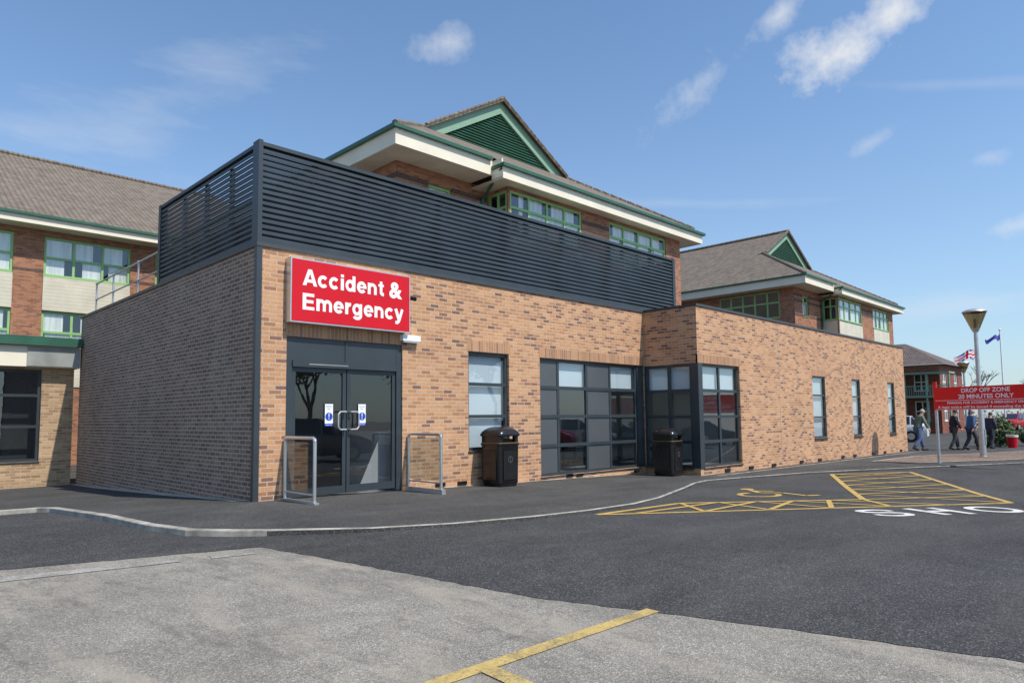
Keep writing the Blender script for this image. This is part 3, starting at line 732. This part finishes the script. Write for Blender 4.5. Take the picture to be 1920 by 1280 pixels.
    W.face([(wx1,by,2.5),(wx1,YB,2.5),(wx1,YB,zw),(wx1,by,zw)]);W.make('wall',T,M_oldbrick)
    for zz_ in (zw-.55,zw-.95):
        part('brick_band',T,M_band,(wx-.004,sw[0],wy-.006,wy+.02,zz_,zz_+.17),(sw[1],bx0-.01,wy-.006,wy+.02,zz_,zz_+.17),(bx1+.02,w0-.02,by-.006,by+.02,zz_-.2,zz_-.03))
        if not side: part('brick_band',T,M_band,(wx-.006,wx+.02,wy+.02,YB-3,zz_,zz_+.17))
    part('brick_band',T,M_band,(wx-.005,bx0-.01,wy-.007,wy+.02,zw-1.9,zw-1.73))
    part('cladding',T,M_siding,(bx0+.08,bx1,by-.02,by+.02,wz0-1.6,wz0-.04),(w0,w1,by-.02,by+.02,wz0-1.6,wz0-.04),(bx0-.02,bx0+.02,by+.1,wy-.05,wz0-1.6,wz0-.04))
    zm=wz0+.62*(wz1-wz0)
    U=dict(gm=M_upglass)
    window(T,('F',wy),sw[0],sw[1],sw[2],sw[3],[],[zm],M_win,default='curtain',fw=.09,**U)
    nb=4;window(T,('F',by),bx0+.08,bx1,wz0,wz1,[bx0+.08+(bx1-bx0-.08)*i/nb for i in range(1,nb)],[zm],M_win,default='curtain',fw=.09,d=.02,**U)
    window(T,('S',bx0),by+.08,wy-.06,wz0,wz1,[(by+wy)/2],[zm],M_win,fill={(0,0):'curtain'},fw=.09,d=.02,**U)
    window(T,('F',by),w0,w1,wz0,wz1,[w0+(w1-w0)*i/4 for i in range(1,4)],[zm],M_win,default='curtain',fw=.09,d=.04,**U)
    if side:
        q=sops[0];window(T,('S',wx),q[0],q[1],q[2],q[3],[q[0]+(q[1]-q[0])*i/5 for i in range(1,5)],[zm],M_win,fw=.1,**U)
    dp=MB();dp.cyl((bx0-.3,wy-.12,3),(bx0-.3,wy-.12,zw-.5),.06);dp.cyl((bx0-.3,wy-.12,zw-.5),(s2x+.0,s2y+.0+.1,zz-.15),.05);dp.make('downpipe',T,M_green,True)
    return T
block('ward_building','three-storey brick hospital block with tiled roof and green gable',6.4,23.7,4.9,10.28,10.5,4.4,7.3,6.1,11.27,15.3,17.1,21.3,5.0,22.5,30,False)
block('ward_building','brick hospital block with tiled hip roof and cream cladding',38.6,57.5,5.6,10.42,43.6,5.1,39.6,6.8,44.3,49.0,51.5,55.2,5.7,56.3,34,True)
LW=thing('ward_wing','long brick hospital wing with cream siding and brown tiled roof','building',(0,25,-.45))
r=MB();tiled(r,[(-14,23.5,10.45),(13,23.5,10.45),(13,34.2,16.3),(-14,34.2,16.3)],'x');tiled(r,[(-14,44.9,10.45),(13,44.9,10.45),(13,34.2,16.3),(-14,34.2,16.3)],'x')
for i in range(58): r.cyl((-14+i*.46,34.2,16.33),(-14+i*.46+.44,34.2,16.35),.13,.13,8)
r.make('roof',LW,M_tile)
W=MB();ops=[]
for i in range(-2,3):
    a=1.28+4.64*i;ops+=[(a,a+3.52,7.97,9.75),(a,a+3.52,4.6,6.38)]
wall(W,('F',24.5),-12,13,-.8,10.0,ops);W.make('wall',LW,M_oldbrick)
for i in range(-2,3):
    a=1.28+4.64*i;part('cladding',LW,M_siding,(a,a+3.52,24.46,24.5,6.41,7.93),(a,a+3.52,24.46,24.5,3.0,4.56))
    for z in (8.1,5.1): part('brick_band',LW,M_band,(a-1.12,a,24.49,24.52,z,z+.12))
for o_ in ops:
    a,bb,z0,z1=o_;window(LW,('F',24.5),a,bb,z0,z1,[a+(bb-a)/3,a+(bb-a)*2/3],[z0+.85],M_win,default='curtain',fw=.1,gm=M_upglass)
f=MB();f.box(-14,13,23.56,23.62,10.02,10.36);f.make('fascia',LW,M_cream);f=MB();f.box(-14,13,23.44,23.558,10.34,10.46);f.make('gutter',LW,M_green)
f=MB();f.box(-14,13,23.62,24.6,10.03,10.05);f.make('soffit',LW,M_soffit)
AN=thing('annex_building','low pale brick annex with flat roof and green fascia','building',(-5,12,-.42))
W=MB();wall(W,('F',12.0),-9,-.12,-1.2,3.0,[(-3.4,-.92,.30,2.93),(-7.2,-4.6,.3,2.93)]);W.make('wall',AN,M_annexbrick)
window(AN,('F',12.0),-3.4,-.92,.30,2.93,[-2.2],[1.3,2.19],M_grey,fw=.08)
window(AN,('F',12.0),-7.2,-4.6,.30,2.93,[-5.9],[1.3,2.19],M_grey,fw=.08)
f=MB();f.box(-9,-.04,11.7,11.76,3.0,3.58);f.make('fascia',AN,M_cream)
f=MB();f.box(-1.35,-.05,11.67,11.698,3.02,3.56);f.make('vent_panel',AN,M_vent)
f=MB();f.box(-9,-.03,11.55,11.7,3.6,3.86);f.box(-9,-.03,11.7,24,3.6,3.8);f.make('roof',AN,M_green)
f=MB();f.box(-9,-.04,11.76,12.3,2.99,3.02);f.make('soffit',AN,M_cream)
# ------------------------------------------------------------------ brick house far
HX,HY=72.0,6.2
HS=thing('brick_house','old red brick house with slate hip roof and green balcony','house',(HX+6,HY+4,-.4))
W=MB();wall(W,('S',HX),HY,HY+12,-.6,6.2,[(HY+1,HY+2.3,3.6,5.4),(HY+4,HY+5.3,3.6,5.4),(HY+1,HY+2.3,.6,2.6),(HY+4,HY+5.3,0,2.6)])
wall(W,('F',HY),HX,HX+9,-.6,6.2,[(HX+1,HX+2.5,3.6,5.4),(HX+1,HX+2.5,.6,2.6),(HX+5.5,HX+7,3.6,5.4),(HX+5.5,HX+7,.6,2.6)]);W.make('wall',HS,M_redbrick)
r=MB();e=.6;z0=6.2;z1=8.8
tiled(r,[(HX-e,HY+12,z0),(HX-e,HY-e,z0),(HX+4,HY+4,z1),(HX+4,HY+12,z1)],'y');tiled(r,[(HX-e,HY-e,z0),(HX+9.5,HY-e,z0),(HX+5,HY+4,z1),(HX+4,HY+4,z1)],'x')
r.face([(HX-e,HY-e,z0-.02),(HX-e,HY+12,z0-.02),(HX+9.5,HY+12,z0-.02),(HX+9.5,HY-e,z0-.02)]);r.make('roof',HS,M_slate)
for a,b,c,d_ in ((HY+1,HY+2.3,3.6,5.4),(HY+4,HY+5.3,3.6,5.4),(HY+1,HY+2.3,.6,2.6),(HY+4,HY+5.3,0,2.6)):
    window(HS,('S',HX),a,b,c,d_,[(a+b)/2],[(c+d_)/2],M_white,default='glass',fw=.1)
for c,d_ in ((3.6,5.4),(.6,2.6)):
    for xx in (HX+1,HX+5.5): window(HS,('F',HY),xx,xx+1.5,c,d_,[xx+.75],[(c+d_)/2],M_white,fw=.1)
m_=MB()
for y in [HY-1.2+i*1.9 for i in range(7)]: m_.cyl((HX-2,y,-.5),(HX-2,y,5.3),.09)
m_.box(HX-2.2,HX,HY-1.3,HY+12,2.9,3.1)
for i in range(64): m_.box(HX-2.03,HX-1.98,HY-1.2+i*.2,HY-1.16+i*.2,3.1,4.0)
m_.box(HX-2.06,HX-1.94,HY-1.3,HY+12,4.0,4.08);m_.box(HX-2.2,HX,HY-1.3,HY+12,5.2,5.35);m_.make('balcony',HS,M_lgreen)
def lamp():
    x,y=27.2,-5.5;z=gf(x,y)
    t=thing('street_lamp','grey steel street lamp with smoked conical lantern','street lamp',(x,y,z),'street lamps in the car park')
    m=MB();m.lathe((x,y,z),[(.13,0),(.13,.04),(.115,.05),(.11,1.5),(.09,1.6),(.07,5.0),(.07,5.05),(0,5.05)],16);m.box(x-.06,x+.06,y-.125,y-.1,z+.5,z+1.1);m.make('pole',t,M_galv,True)
    m=MB();m.lathe((x,y,z),[(.09,4.98),(.13,5.05),(.16,5.12),(.12,5.13),(0,5.13)],20);m.make('collar',t,M_galv,True)
    m=MB();m.lathe((x,y,z),[(.42,5.76),(.44,5.78),(.42,5.82),(.3,5.88),(.1,5.92),(0,5.93)],24);m.make('lamp_cap',t,M_galv,True)
    m=MB();m.lathe((x,y,z),[(.16,5.12),(.40,5.72),(.42,5.77)],24);m.make('lamp_shade',t,M_amber,True)
    m=MB();m.cyl((x,y,z+5.13),(x,y,z+5.5),.05);m.make('bulb',t,M_white,True)
    return t
lp=lamp();copy_thing(lp,(59.5,1.6,-.38),0,'distant grey street lamp with conical lantern near the house')
# ------------------------------------------------------------------ drop off sign
p0=Vector((21.8,-5.2));dr=Vector((-.30,-.954)).normalized();nr=Vector((dr.y,-dr.x));zg=gf(21,-5)
DS=thing('drop_off_sign','red drop off zone sign with white lettering on posts','sign',(21.1,-6.5,zg))
def sp(u,v,d=0): q=p0+dr*u+nr*d;return (q.x,q.y,v)
def sbox(mb,u0,u1,d0,d1,z0,z1):
    P=[sp(u,z,d) for z in (z0,z1) for u,d in ((u0,d0),(u1,d0),(u1,d1),(u0,d1))]
    for q in ((0,3,2,1),(4,5,6,7),(0,1,5,4),(1,2,6,5),(2,3,7,6),(3,0,4,7)): mb.face([P[i] for i in q])
M_red2=simple('bright_red_sign',(.90,.035,.03),.6,0,.02,2,.1)
m_=MB();sbox(m_,-.0,3.42,-.02,.02,1.50,2.27);m_.make('sign_board',DS,M_red2)
for u in (.0,3.3):
    m_=MB();m_.cyl(sp(u,zg-.1,-.08),sp(u,1.5,-.08),.05,n=14);m_.make('post',DS,M_galv,True)
    m_=MB();m_.cyl(sp(u,1.5,-.08),sp(u,2.48,-.08),.06,n=14);m_.make('post_sleeve',DS,M_red,True)
m_=MB();fn=lambda u,v:sp(u,v,.024)
text(m_,"DROP OFF ZONE",.92,2.40,2.075,.13,fn,.018);text(m_,"20 MINUTES ONLY",.82,2.50,1.875,.13,fn,.018)
text(m_,"PARKING FOR ACCIDENT & EMERGENCY ONLY",.45,2.92,1.70,.075,fn,.015);text(m_,"A legal notice will be issued if exceeding the time limit",.12,3.28,1.56,.08,fn,.012)
sbox(m_,.05,3.37,.0205,.0225,1.815,1.827);sbox(m_,.05,3.37,.0205,.0225,1.512,1.524);m_.make('sign_lettering',DS,simple('sign_white',(.97,.97,.97),.6,0,.01,1))
# ------------------------------------------------------------------ flags
M_fb=simple('flag_blue',(.07,.08,.38),.8)
def flagpole(x,y,h,L_,H_,label,kind):
    t=thing('flagpole',label,'flagpole',(x,y,-.38))
    m=MB();m.cyl((x,y,-.38),(x,y,h),.08,.045,10);m.sphere((x,y,h+.06),.1);m.make('pole',t,M_white,True)
    d=Vector((-.75,.62,0)).normalized();nx=24
    def P(u,v):
        u_=u*L_;return Vector((x,y,h-.25))+d*(u_*.90)+Vector((0,0,-(1-v)*H_*(1-.45*u)-u_*.42-.14*math.sin(u*10)))+Vector((.28*math.sin(u*10+v*2),.28*math.cos(u*8),0))*u
    m=MB();ny=12
    for i in range(nx):
        for j in range(ny):
            u=(i+.5)/nx;v=(j+.5)/ny;c=0
            if kind:
                a=abs(u-.5)*2;b=abs(v-.5)*2
                if a<.10 or b<.17:c=1
                elif a<.17 or b<.3:c=2
                elif abs(a-b)<.10:c=1
                elif abs(a-b)<.25:c=2
            m.face([P(i/nx,j/ny),P((i+1)/nx,j/ny),P((i+1)/nx,(j+1)/ny),P(i/nx,(j+1)/ny)],c)
    m.make('flag',t,[M_fb,M_red,M_white],True)
flagpole(66.1,1.8,7.5,2.5,1.0,'white flagpole flying a union flag',True)
flagpole(67.5,.35,8.6,1.5,.5,'white flagpole flying a plain blue flag',False)
# ------------------------------------------------------------------ cars
def car(x,y,rz,col,label,name='parked_car',s=1.13):
    z=gf(x,y)+RD+.004
    t=thing(name,label,'car',(0,0,0),'cars parked in the car park')
    St=[(-2.12,.30,.62,.82,.80,.70),(-2.05,.24,.60,.92,.95,.72),(-1.85,.22,.60,.95,1.02,.72),(-1.35,.22,.60,.95,1.44,.58),(-.6,.22,.6,.93,1.50,.60),(.3,.22,.6,.91,1.46,.58),(1.15,.22,.6,.90,.98,.72),(1.75,.22,.56,.84,.86,.70),(2.05,.26,.5,.70,.72,.62),(2.14,.32,.48,.60,.62,.55)]
    def ring(s_):
        X,zb,zm,zl,zt,wt=s_;e=.86 if abs(X)<1.9 else .78
        return [(X,-e+.1,zb),(X,-e-.02,zm),(X,-e+.02,zl),(X,-wt,zt),(X,wt,zt),(X,e-.02,zl),(X,e+.02,zm),(X,e-.1,zb)]
    B=MB();G_=MB();Rg=[ring(q) for q in St]
    for i in range(len(Rg)-1):
        for j in range(8):
            k=(j+1)%8;P=[Rg[i][j],Rg[i+1][j],Rg[i+1][k],Rg[i][k]]
            gl=(j in (2,4) and 2<=i<=5) or (j==3 and i in (2,5))
            if gl:
                c=sum((Vector(p) for p in P),Vector())/4
                Q=[Vector(p).lerp(c,.10) for p in P];n=(Q[1]-Q[0]).cross(Q[2]-Q[0]).normalized()
                if n.dot(c-Vector((0,0,.7)))<0:n=-n
                G_.face([q+n*.012 for q in Q])
            B.face(P)
    B.face(Rg[0]);B.face(Rg[-1][::-1])
    B.box(1.9,2.17,-.6,.6,.26,.36)
    b=B.make('body',t,col,True);G_.make('window',b,M_carglass)
    for wx in (-1.35,1.35):
        for sgn in (-1,1):
            m=MB();m.cyl((wx,sgn*.70,.31),(wx,sgn*.885,.31),.315,n=20);w_=m.make('wheel',t,M_rubber,True)
            m=MB();m.cyl((wx,sgn*.80,.31),(wx,sgn*.893,.31),.19,n=12);m.make('rim',w_,M_alu,True)
    for sgn in (-1,1):
        m=MB();m.sphere((2.02,sgn*.58,.62),.12,(.7,1.3,.6));m.make('headlight',t,M_alu,True)
        m=MB();m.sphere((-2.06,sgn*.66,.82),.1,(.5,1,1.2));m.make('tail_light',t,M_red,True)
        m=MB();m.box(.7,.85,sgn*.86,sgn*.99,.95,1.05);m.make('wing_mirror',t,col)
    t.location=(x,y,z);t.rotation_euler=(0,0,rz);t.scale=(s,s,s);return t
C_silver=simple('silver_car_paint',(.35,.36,.38),.25,.6,.03,1);C_red=simple('red_car_paint',(.4,.02,.02),.25,.1,.03,1);C_white=simple('white_car_paint',(.7,.7,.68),.25,.0,.03,1);C_dark=simple('dark_car_paint',(.03,.04,.06),.2,.3,.03,1)
c_s=car(8.4,-13.4,math.radians(20),C_silver,'silver hatchback parked facing the entrance')
c_d=car(15.5,-13.5,math.radians(60),C_dark,'dark blue hatchback parked in a bay')
c_r=car(22,-14,math.radians(60),C_red,'red hatchback parked in a bay')
c_w=car(25.5,-13.8,math.radians(60),C_white,'white hatchback parked in a bay')
copy_thing(c_s,(29,-13.6,c_s.location.z-.35),math.radians(60),'silver hatchback parked in a bay')
copy_thing(c_d,(34,-14.0,c_s.location.z-.35),math.radians(60),'dark blue hatchback parked at the row end')
copy_thing(c_r,(80.2,1.8,-.4),math.radians(170),'red hatchback parked in the distance')
copy_thing(c_w,(44.0,3.0,-.4),math.radians(100),'white car parked beyond the building corner')
# ------------------------------------------------------------------ vegetation
def leaves(mb,c,rad,n,sz):
    for _ in range(n):
        while True:
            p=Vector((random.uniform(-1,1),random.uniform(-1,1),random.uniform(-1,1)))
            if p.length<1 and p.length>.35:break
        q=Vector(c)+Vector((p.x*rad[0],p.y*rad[1],p.z*rad[2]))*(1+.12*math.sin(p.x*9+p.y*7))
        a=Vector((random.gauss(0,1),random.gauss(0,1),random.gauss(0,1))).normalized();b=a.orthogonal().normalized();s=sz*random.uniform(.6,1.3)
        mb.face([q-a*s,q-b*s*.6,q+a*s,q+b*s*.6])
def bush(x,y,r,h,label):
    t=thing('round_bush',label,'bush',(x,y,gf(x,y)))
    m=MB();m.cyl((x,y,gf(x,y)),(x,y,gf(x,y)+h*.5),.06,.03);m.make('trunk',t,M_bark)
    m=MB();leaves(m,(x,y,gf(x,y)+h*.52),(r,r,h*.5),1800,.07);m.make('crown',t,M_leaf)
bush(38.1,-4.2,.72,1.55,'round clipped green bush beside the path')
bush(39.9,-5.3,.6,1.0,'low clipped green bush near the lamp')
bush(36.4,-3.8,.35,.6,'small green bush in the bed')
def tree(x,y,h,leafy,label,seed):
    random.seed(seed);t=thing('tree',label,'tree',(x,y,-.4));m=MB();tips=[]
    def br(p,d,l,r,dep):
        q=p+d*l;m.cyl(p,q,r,r*.65,6,False)
        if dep==0: tips.append(q);return
        for _ in range(3):
            nd=(d+Vector((random.gauss(0,.45),random.gauss(0,.45),random.gauss(.12,.25)))).normalized();br(q,nd,l*random.uniform(.6,.85),r*.62,dep-1)
    br(Vector((x,y,-.4)),Vector((0,0,1)),h*.3,h*.025,5 if not leafy else 4);m.make('trunk',t,M_bark)
    if leafy:
        m=MB()
        for q in tips: leaves(m,q,(h*.09,h*.09,h*.08),18,h*.024)
        m.make('crown',t,M_leaf)
tree(88,-1.5,6.5,False,'bare leafless tree beside the brick house',3)
tree(95,-12,6,False,'bare leafless tree beyond the car park',4)
tree(90,7.5,7.5,False,'bare leafless tree behind the brick house',8)
for i,(x,y) in enumerate([(24,-42),(34,-38),(46,-42)]): tree(x,y,9+i%3,True,'leafy tree at the edge of the car park',10+i)
random.seed(5)
m_=MB()
HG=thing('hedge','low green hedge along the far boundary','hedge',(85,-12,-.4))
for i in range(40): leaves(m_,(86+i*.25,8-i*.8,.5),(1.2,1.2,1.2),60,.16)
m_.make('foliage',HG,M_leaf)
PT=thing('planter_tub','red planter tub with pale rim on the paving','planter',(37.0,-4.9,gf(37,-5)))
z=gf(37,-5);m_=MB();m_.lathe((37.0,-4.9,z),[(.19,0),(.24,.52),(.26,.53)],20);m_.make('tub',PT,M_red,True);m_=MB();m_.lathe((37.0,-4.9,z),[(.26,.53),(.27,.64),(.23,.64),(.22,.56),(0,.56)],20);m_.make('rim',PT,M_cream,True)
# ------------------------------------------------------------------ people
def skin(verts,edges,root=0,sub=1):
    me=bpy.data.meshes.new('t');me.from_pydata([v[0] for v in verts],edges,[])
    o=bpy.data.objects.new('t',me);COL.objects.link(o);o.modifiers.new('s','SKIN')
    for i,v in enumerate(verts): me.skin_vertices[0].data[i].radius=(v[1],v[2] if len(v)>2 else v[1])
    me.skin_vertices[0].data[root].use_root=True
    sb=o.modifiers.new('u','SUBSURF');sb.levels=sub;sb.render_levels=sub
    bpy.context.view_layer.update();dg=bpy.context.evaluated_depsgraph_get()
    r=bpy.data.meshes.new_from_object(o.evaluated_get(dg));V=[v.co.copy() for v in r.vertices];F=[list(p.vertices) for p in r.polygons]
    bpy.data.objects.remove(o);bpy.data.meshes.remove(r);return V,F
def add(mb,VF):
    V,F=VF
    for f in F: mb.face([V[i] for i in f])
def person(x,y,rz,label,jc,tc,hc,ph=1,s=1.11,lean=.03,k=1.0):
    t=thing('person',label,'person',(0,0,0))
    hip=(0,0,.93);sp_=(lean*.4,0,1.13);ch=(lean,0,1.34);nk=(lean*1.6,0,1.49);hd=(lean*2+.02,0,1.57);ht=(lean*2+.03,0,1.66)
    a=ph
    legs=[((.02,.09,.88),(.05+.15*k,.10,.49),(.27*k,.10,.10)),((-.0,-.09,.88),(.03*(1-k),-.10,.48),(-.27*k,-.10,.10+.04*k))]
    if a<0: legs=[((p[0],-p[1],p[2]),(q[0],-q[1],q[2]),(r_[0],-r_[1],r_[2])) for p,q,r_ in legs]
    b=a*k
    arms=[((lean,.17,1.40),(lean-.10*b,.22,1.14),(lean-.06*b+.07,.23,.90)),((lean,-.17,1.40),(lean+.08*b,-.22,1.14),(lean+.18*b+.04,-.21,.92))]
    V=[(hip,.12,.13),(sp_,.10,.12),(ch,.11,.14),(nk,.05),(hd,.085,.08),(ht,.075,.07)];E=[(0,1),(1,2),(2,3),(3,4),(4,5)]
    for A_ in arms:
        i=len(V);V+=[(A_[0],.05),(A_[1],.038),(A_[2],.028)];E+=[(2,i),(i,i+1),(i+1,i+2)]
    for A_ in legs:
        i=len(V);V+=[(A_[0],.08),(A_[1],.055),(A_[2],.04)];E+=[(0,i),(i,i+1),(i+1,i+2)]
    m=MB();add(m,skin(V,E))
    for A_ in arms:
        w_=Vector(A_[2]);d=(w_-Vector(A_[1])).normalized();pe=w_+d*.08;sg=1 if w_.y>0 else -1
        m.sphere(w_+d*.05,.045,(.95,.5,1.1),8)
        for q in range(4):
            b0=pe+Vector(((q-1.5)*.02,0,0));L1=(.04,.046,.043,.034)[q];kn=b0+d*L1;m.cyl(b0-d*.02,kn,.0095,.0088,6);m.cyl(kn,kn+(d+Vector((.0,-sg*.5,0))).normalized()*L1*.8,.0088,.007,6)
        b0=w_+d*.03+Vector((.035,0,0));m.cyl(b0,b0+(d+Vector((.7,0,0))).normalized()*.05,.011,.008,6)
    hx=ht[0]
    m.sphere((hx+.095,0,1.60),.016,(1.2,.7,1.4),8)
    for sg in (-1,1): m.sphere((hx,sg*.078,1.61),.025,(.6,.35,1.2),8)
    body=m.make('body',t,M_skin,True)
    m=MB()
    for sg in (-1,1): m.sphere((hx+.083,sg*.03,1.63),.011,n=8)
    m.box(hx+.078,hx+.088,-.025,.025,1.553,1.560);m.make('face_features',body,M_black)
    m=MB();V=[((0,0,.82),.155,.18),((0,0,.98),.15,.175),(sp_,.14,.17),(ch,.14,.19),((lean*1.5,0,1.455),.08,.10)];E=[(0,1),(1,2),(2,3),(3,4)]
    for A_ in arms:
        i=len(V);V+=[(A_[0],.080),(A_[1],.068),(A_[2],.055)];E+=[(3,i),(i,i+1),(i+1,i+2)]
    add(m,skin(V,E));m.make('jacket',t,jc,True)
    m=MB();V=[((0,0,.93),.13,.15)];E=[]
    for A_ in legs:
        i=len(V);V+=[(A_[0],.105),(A_[1],.085),(A_[2],.070)];E+=[(0,i),(i,i+1),(i+1,i+2)]
    add(m,skin(V,E));m.make('trousers',t,tc,True)
    for A_,fl in zip(legs,(0,1)):
        an=Vector(A_[2]);m=MB();toe=Vector((an.x+.20,an.y,.035));
        if fl: toe=Vector((an.x+.17,an.y,.035))
        m.cyl(an+Vector((-.03,0,-.06 if not fl else -.02)),toe,.05,.042,10);m.sphere(toe,.044,(1.2,1,.8),8);m.sphere(an+Vector((-.03,0,-.05 if not fl else -.02)),.052,n=8);m.make('shoe',t,M_rubber,True)
    m=MB();m.sphere((hx-.012,0,1.635),.098,(1.02,.92,1.02),14,0,-.05);m.make('hair',t,hc,True)
    t.location=(x,y,gf(x,y)+.0);t.rotation_euler=(0,0,rz);t.scale=(s,s,s)
K=lambda n,c:simple(n,c,.85,0,.12,6)
hg=K('grey_hair',(.38,.37,.35));hb=K('brown_hair',(.06,.04,.03))
person(31.8,-2.05,math.radians(-40),'man in grey green jacket and jeans walking on paving',K('grey_green_jacket',(.13,.17,.13)),K('jeans',(.09,.14,.26)),hg,1,1.14,.11,1.0)
person(33.0,-3.25,math.radians(-55),'man in black jacket and dark trousers walking',K('black_jacket',(.02,.02,.025)),K('dark_trousers',(.05,.05,.055)),hb,1,1.12,.05,.7)
person(33.5,-3.85,math.radians(-40),'man in blue jacket and dark trousers walking',K('blue_jacket',(.07,.12,.24)),K('charcoal_trousers',(.04,.045,.055)),hg,-1,1.12,.06,.85)
person(35.6,-4.25,math.radians(-30),'woman in navy coat walking behind the group',K('navy_coat',(.05,.04,.07)),K('navy_trousers',(.03,.03,.05)),hb,1,1.04,.03,.5)
# ------------------------------------------------------------------ world, sun, camera
wd=bpy.data.worlds.new('World');scene.world=wd;wd.use_nodes=True;nt=wd.node_tree;bg=nt.nodes['Background']
sd=Vector((.19,-.95,0)).normalized();EL=math.radians(55)
sky=N(nt,'ShaderNodeTexSky',sky_type='NISHITA');sky.sun_disc=False;sky.sun_elevation=EL;sky.sun_rotation=math.atan2(sd.x,sd.y);sky.air_density=1.0;sky.dust_density=.5;sky.ozone_density=1.2
tc=N(nt,'ShaderNodeTexCoord').outputs['Generated'];sx=N(nt,'ShaderNodeSeparateXYZ');L(nt,tc,sx.inputs[0])
az=math_(nt,'SUBTRACT',math.radians(45),math_(nt,'ARCTAN2',sx.outputs[1],sx.outputs[0]));el=math_(nt,'ARCSINE',sx.outputs[2])
n1=noise(nt,tc,16,7,.62)
mp=N(nt,'ShaderNodeMapping');mp.inputs['Scale'].default_value=(1,1,4);mp.inputs['Rotation'].default_value=(.15,.1,0);L(nt,tc,mp.inputs[0]);n3=noise(nt,mp.outputs[0],6,6,.6)
tot=None
def cloud(a,e,wa,we,rot,amp,nz,nm=3.2):
    global tot
    da=math_(nt,'SUBTRACT',az,math.radians(a));de=math_(nt,'SUBTRACT',el,math.radians(e));c,s=math.cos(math.radians(rot)),math.sin(math.radians(rot))
    u=math_(nt,'ADD',math_(nt,'MULTIPLY',da,c/math.radians(wa)),math_(nt,'MULTIPLY',de,s/math.radians(wa)))
    v=math_(nt,'ADD',math_(nt,'MULTIPLY',da,-s/math.radians(we)),math_(nt,'MULTIPLY',de,c/math.radians(we)))
    r=math_(nt,'SQRT',math_(nt,'ADD',math_(nt,'MULTIPLY',u,u),math_(nt,'MULTIPLY',v,v)))
    f=math_(nt,'SUBTRACT',1.0,r)
    f=math_(nt,'ADD',f,math_(nt,'MULTIPLY',math_(nt,'SUBTRACT',nz,.5),nm))
    f=math_(nt,'MULTIPLY',f,amp,clamp=True)
    f=math_(nt,'MULTIPLY',f,math_(nt,'MULTIPLY',math_(nt,'SUBTRACT',1.9,r),1.2,clamp=True))
    tot=f if tot is None else math_(nt,'MAXIMUM',tot,f)
cloud(-5.1,29.5,3.6,1.5,10,.5,n1);cloud(26.6,25.8,4.2,2.2,12,1.15,n1,2.7);cloud(30.6,28.0,3.6,1.6,38,1.0,n1,2.8);cloud(22.5,29.3,2.6,.9,25,.55,n1)
cloud(15.5,25.2,3.8,1.3,32,.42,n1,3.6);cloud(28.5,19.6,2.2,.6,22,.35,n1);cloud(35.6,17.2,1.4,.7,0,.35,n1);cloud(37,12.5,2.2,.8,10,.5,n1)
cloud(-29,22.5,12,3.0,25,.24,n3);cloud(-14,17.5,14,.6,-2,.15,n3);cloud(12,17.2,16,.5,-5,.14,n3);cloud(32,7.5,9,1.0,0,.25,n3);cloud(33,22.5,10,.4,-12,.12,n3);cloud(-25,12,10,1.2,5,.14,n3)
skc=mixc(nt,1,sky.outputs[0],(1.0,1.22,1.36),'MULTIPLY')
hz=ramp(nt,el,[(0,.60),(.16,.30),(.38,.10),(.6,.03)])
haze=mixc(nt,hz,skc,(3.5,4.1,4.9))
mx=mixc(nt,math_(nt,'MULTIPLY',tot,.85),haze,(6.2,6.3,6.5));L(nt,mx,bg.inputs[0]);bg.inputs[1].default_value=.135
sl=bpy.data.lights.new('sun','SUN');sl.energy=5.0;sl.angle=math.radians(.53);sl.color=(1,.94,.85)
so=bpy.data.objects.new('sun',sl);COL.objects.link(so)
dv=Vector((sd.x*math.cos(EL),sd.y*math.cos(EL),math.sin(EL)));so.rotation_euler=dv.to_track_quat('Z','Y').to_euler();so.location=(0,-10,30)
cd=bpy.data.cameras.new('camera');cd.sensor_width=36;cd.lens=36*1285/1920;cd.shift_y=44/1920;cd.clip_end=2000;cd.clip_start=.05
co=bpy.data.objects.new('camera',cd);COL.objects.link(co)
Rm=(Matrix.Rotation(math.radians(-45),3,'Z')@Matrix.Rotation(math.radians(94.4),3,'X')@Matrix.Rotation(-0.011,3,'Z'))
co.matrix_world=Matrix.Translation((-5.303,-11.667,1.4))@Rm.to_4x4();scene.camera=co
scene.view_settings.view_transform='Standard';scene.view_settings.look='None';scene.view_settings.exposure=0
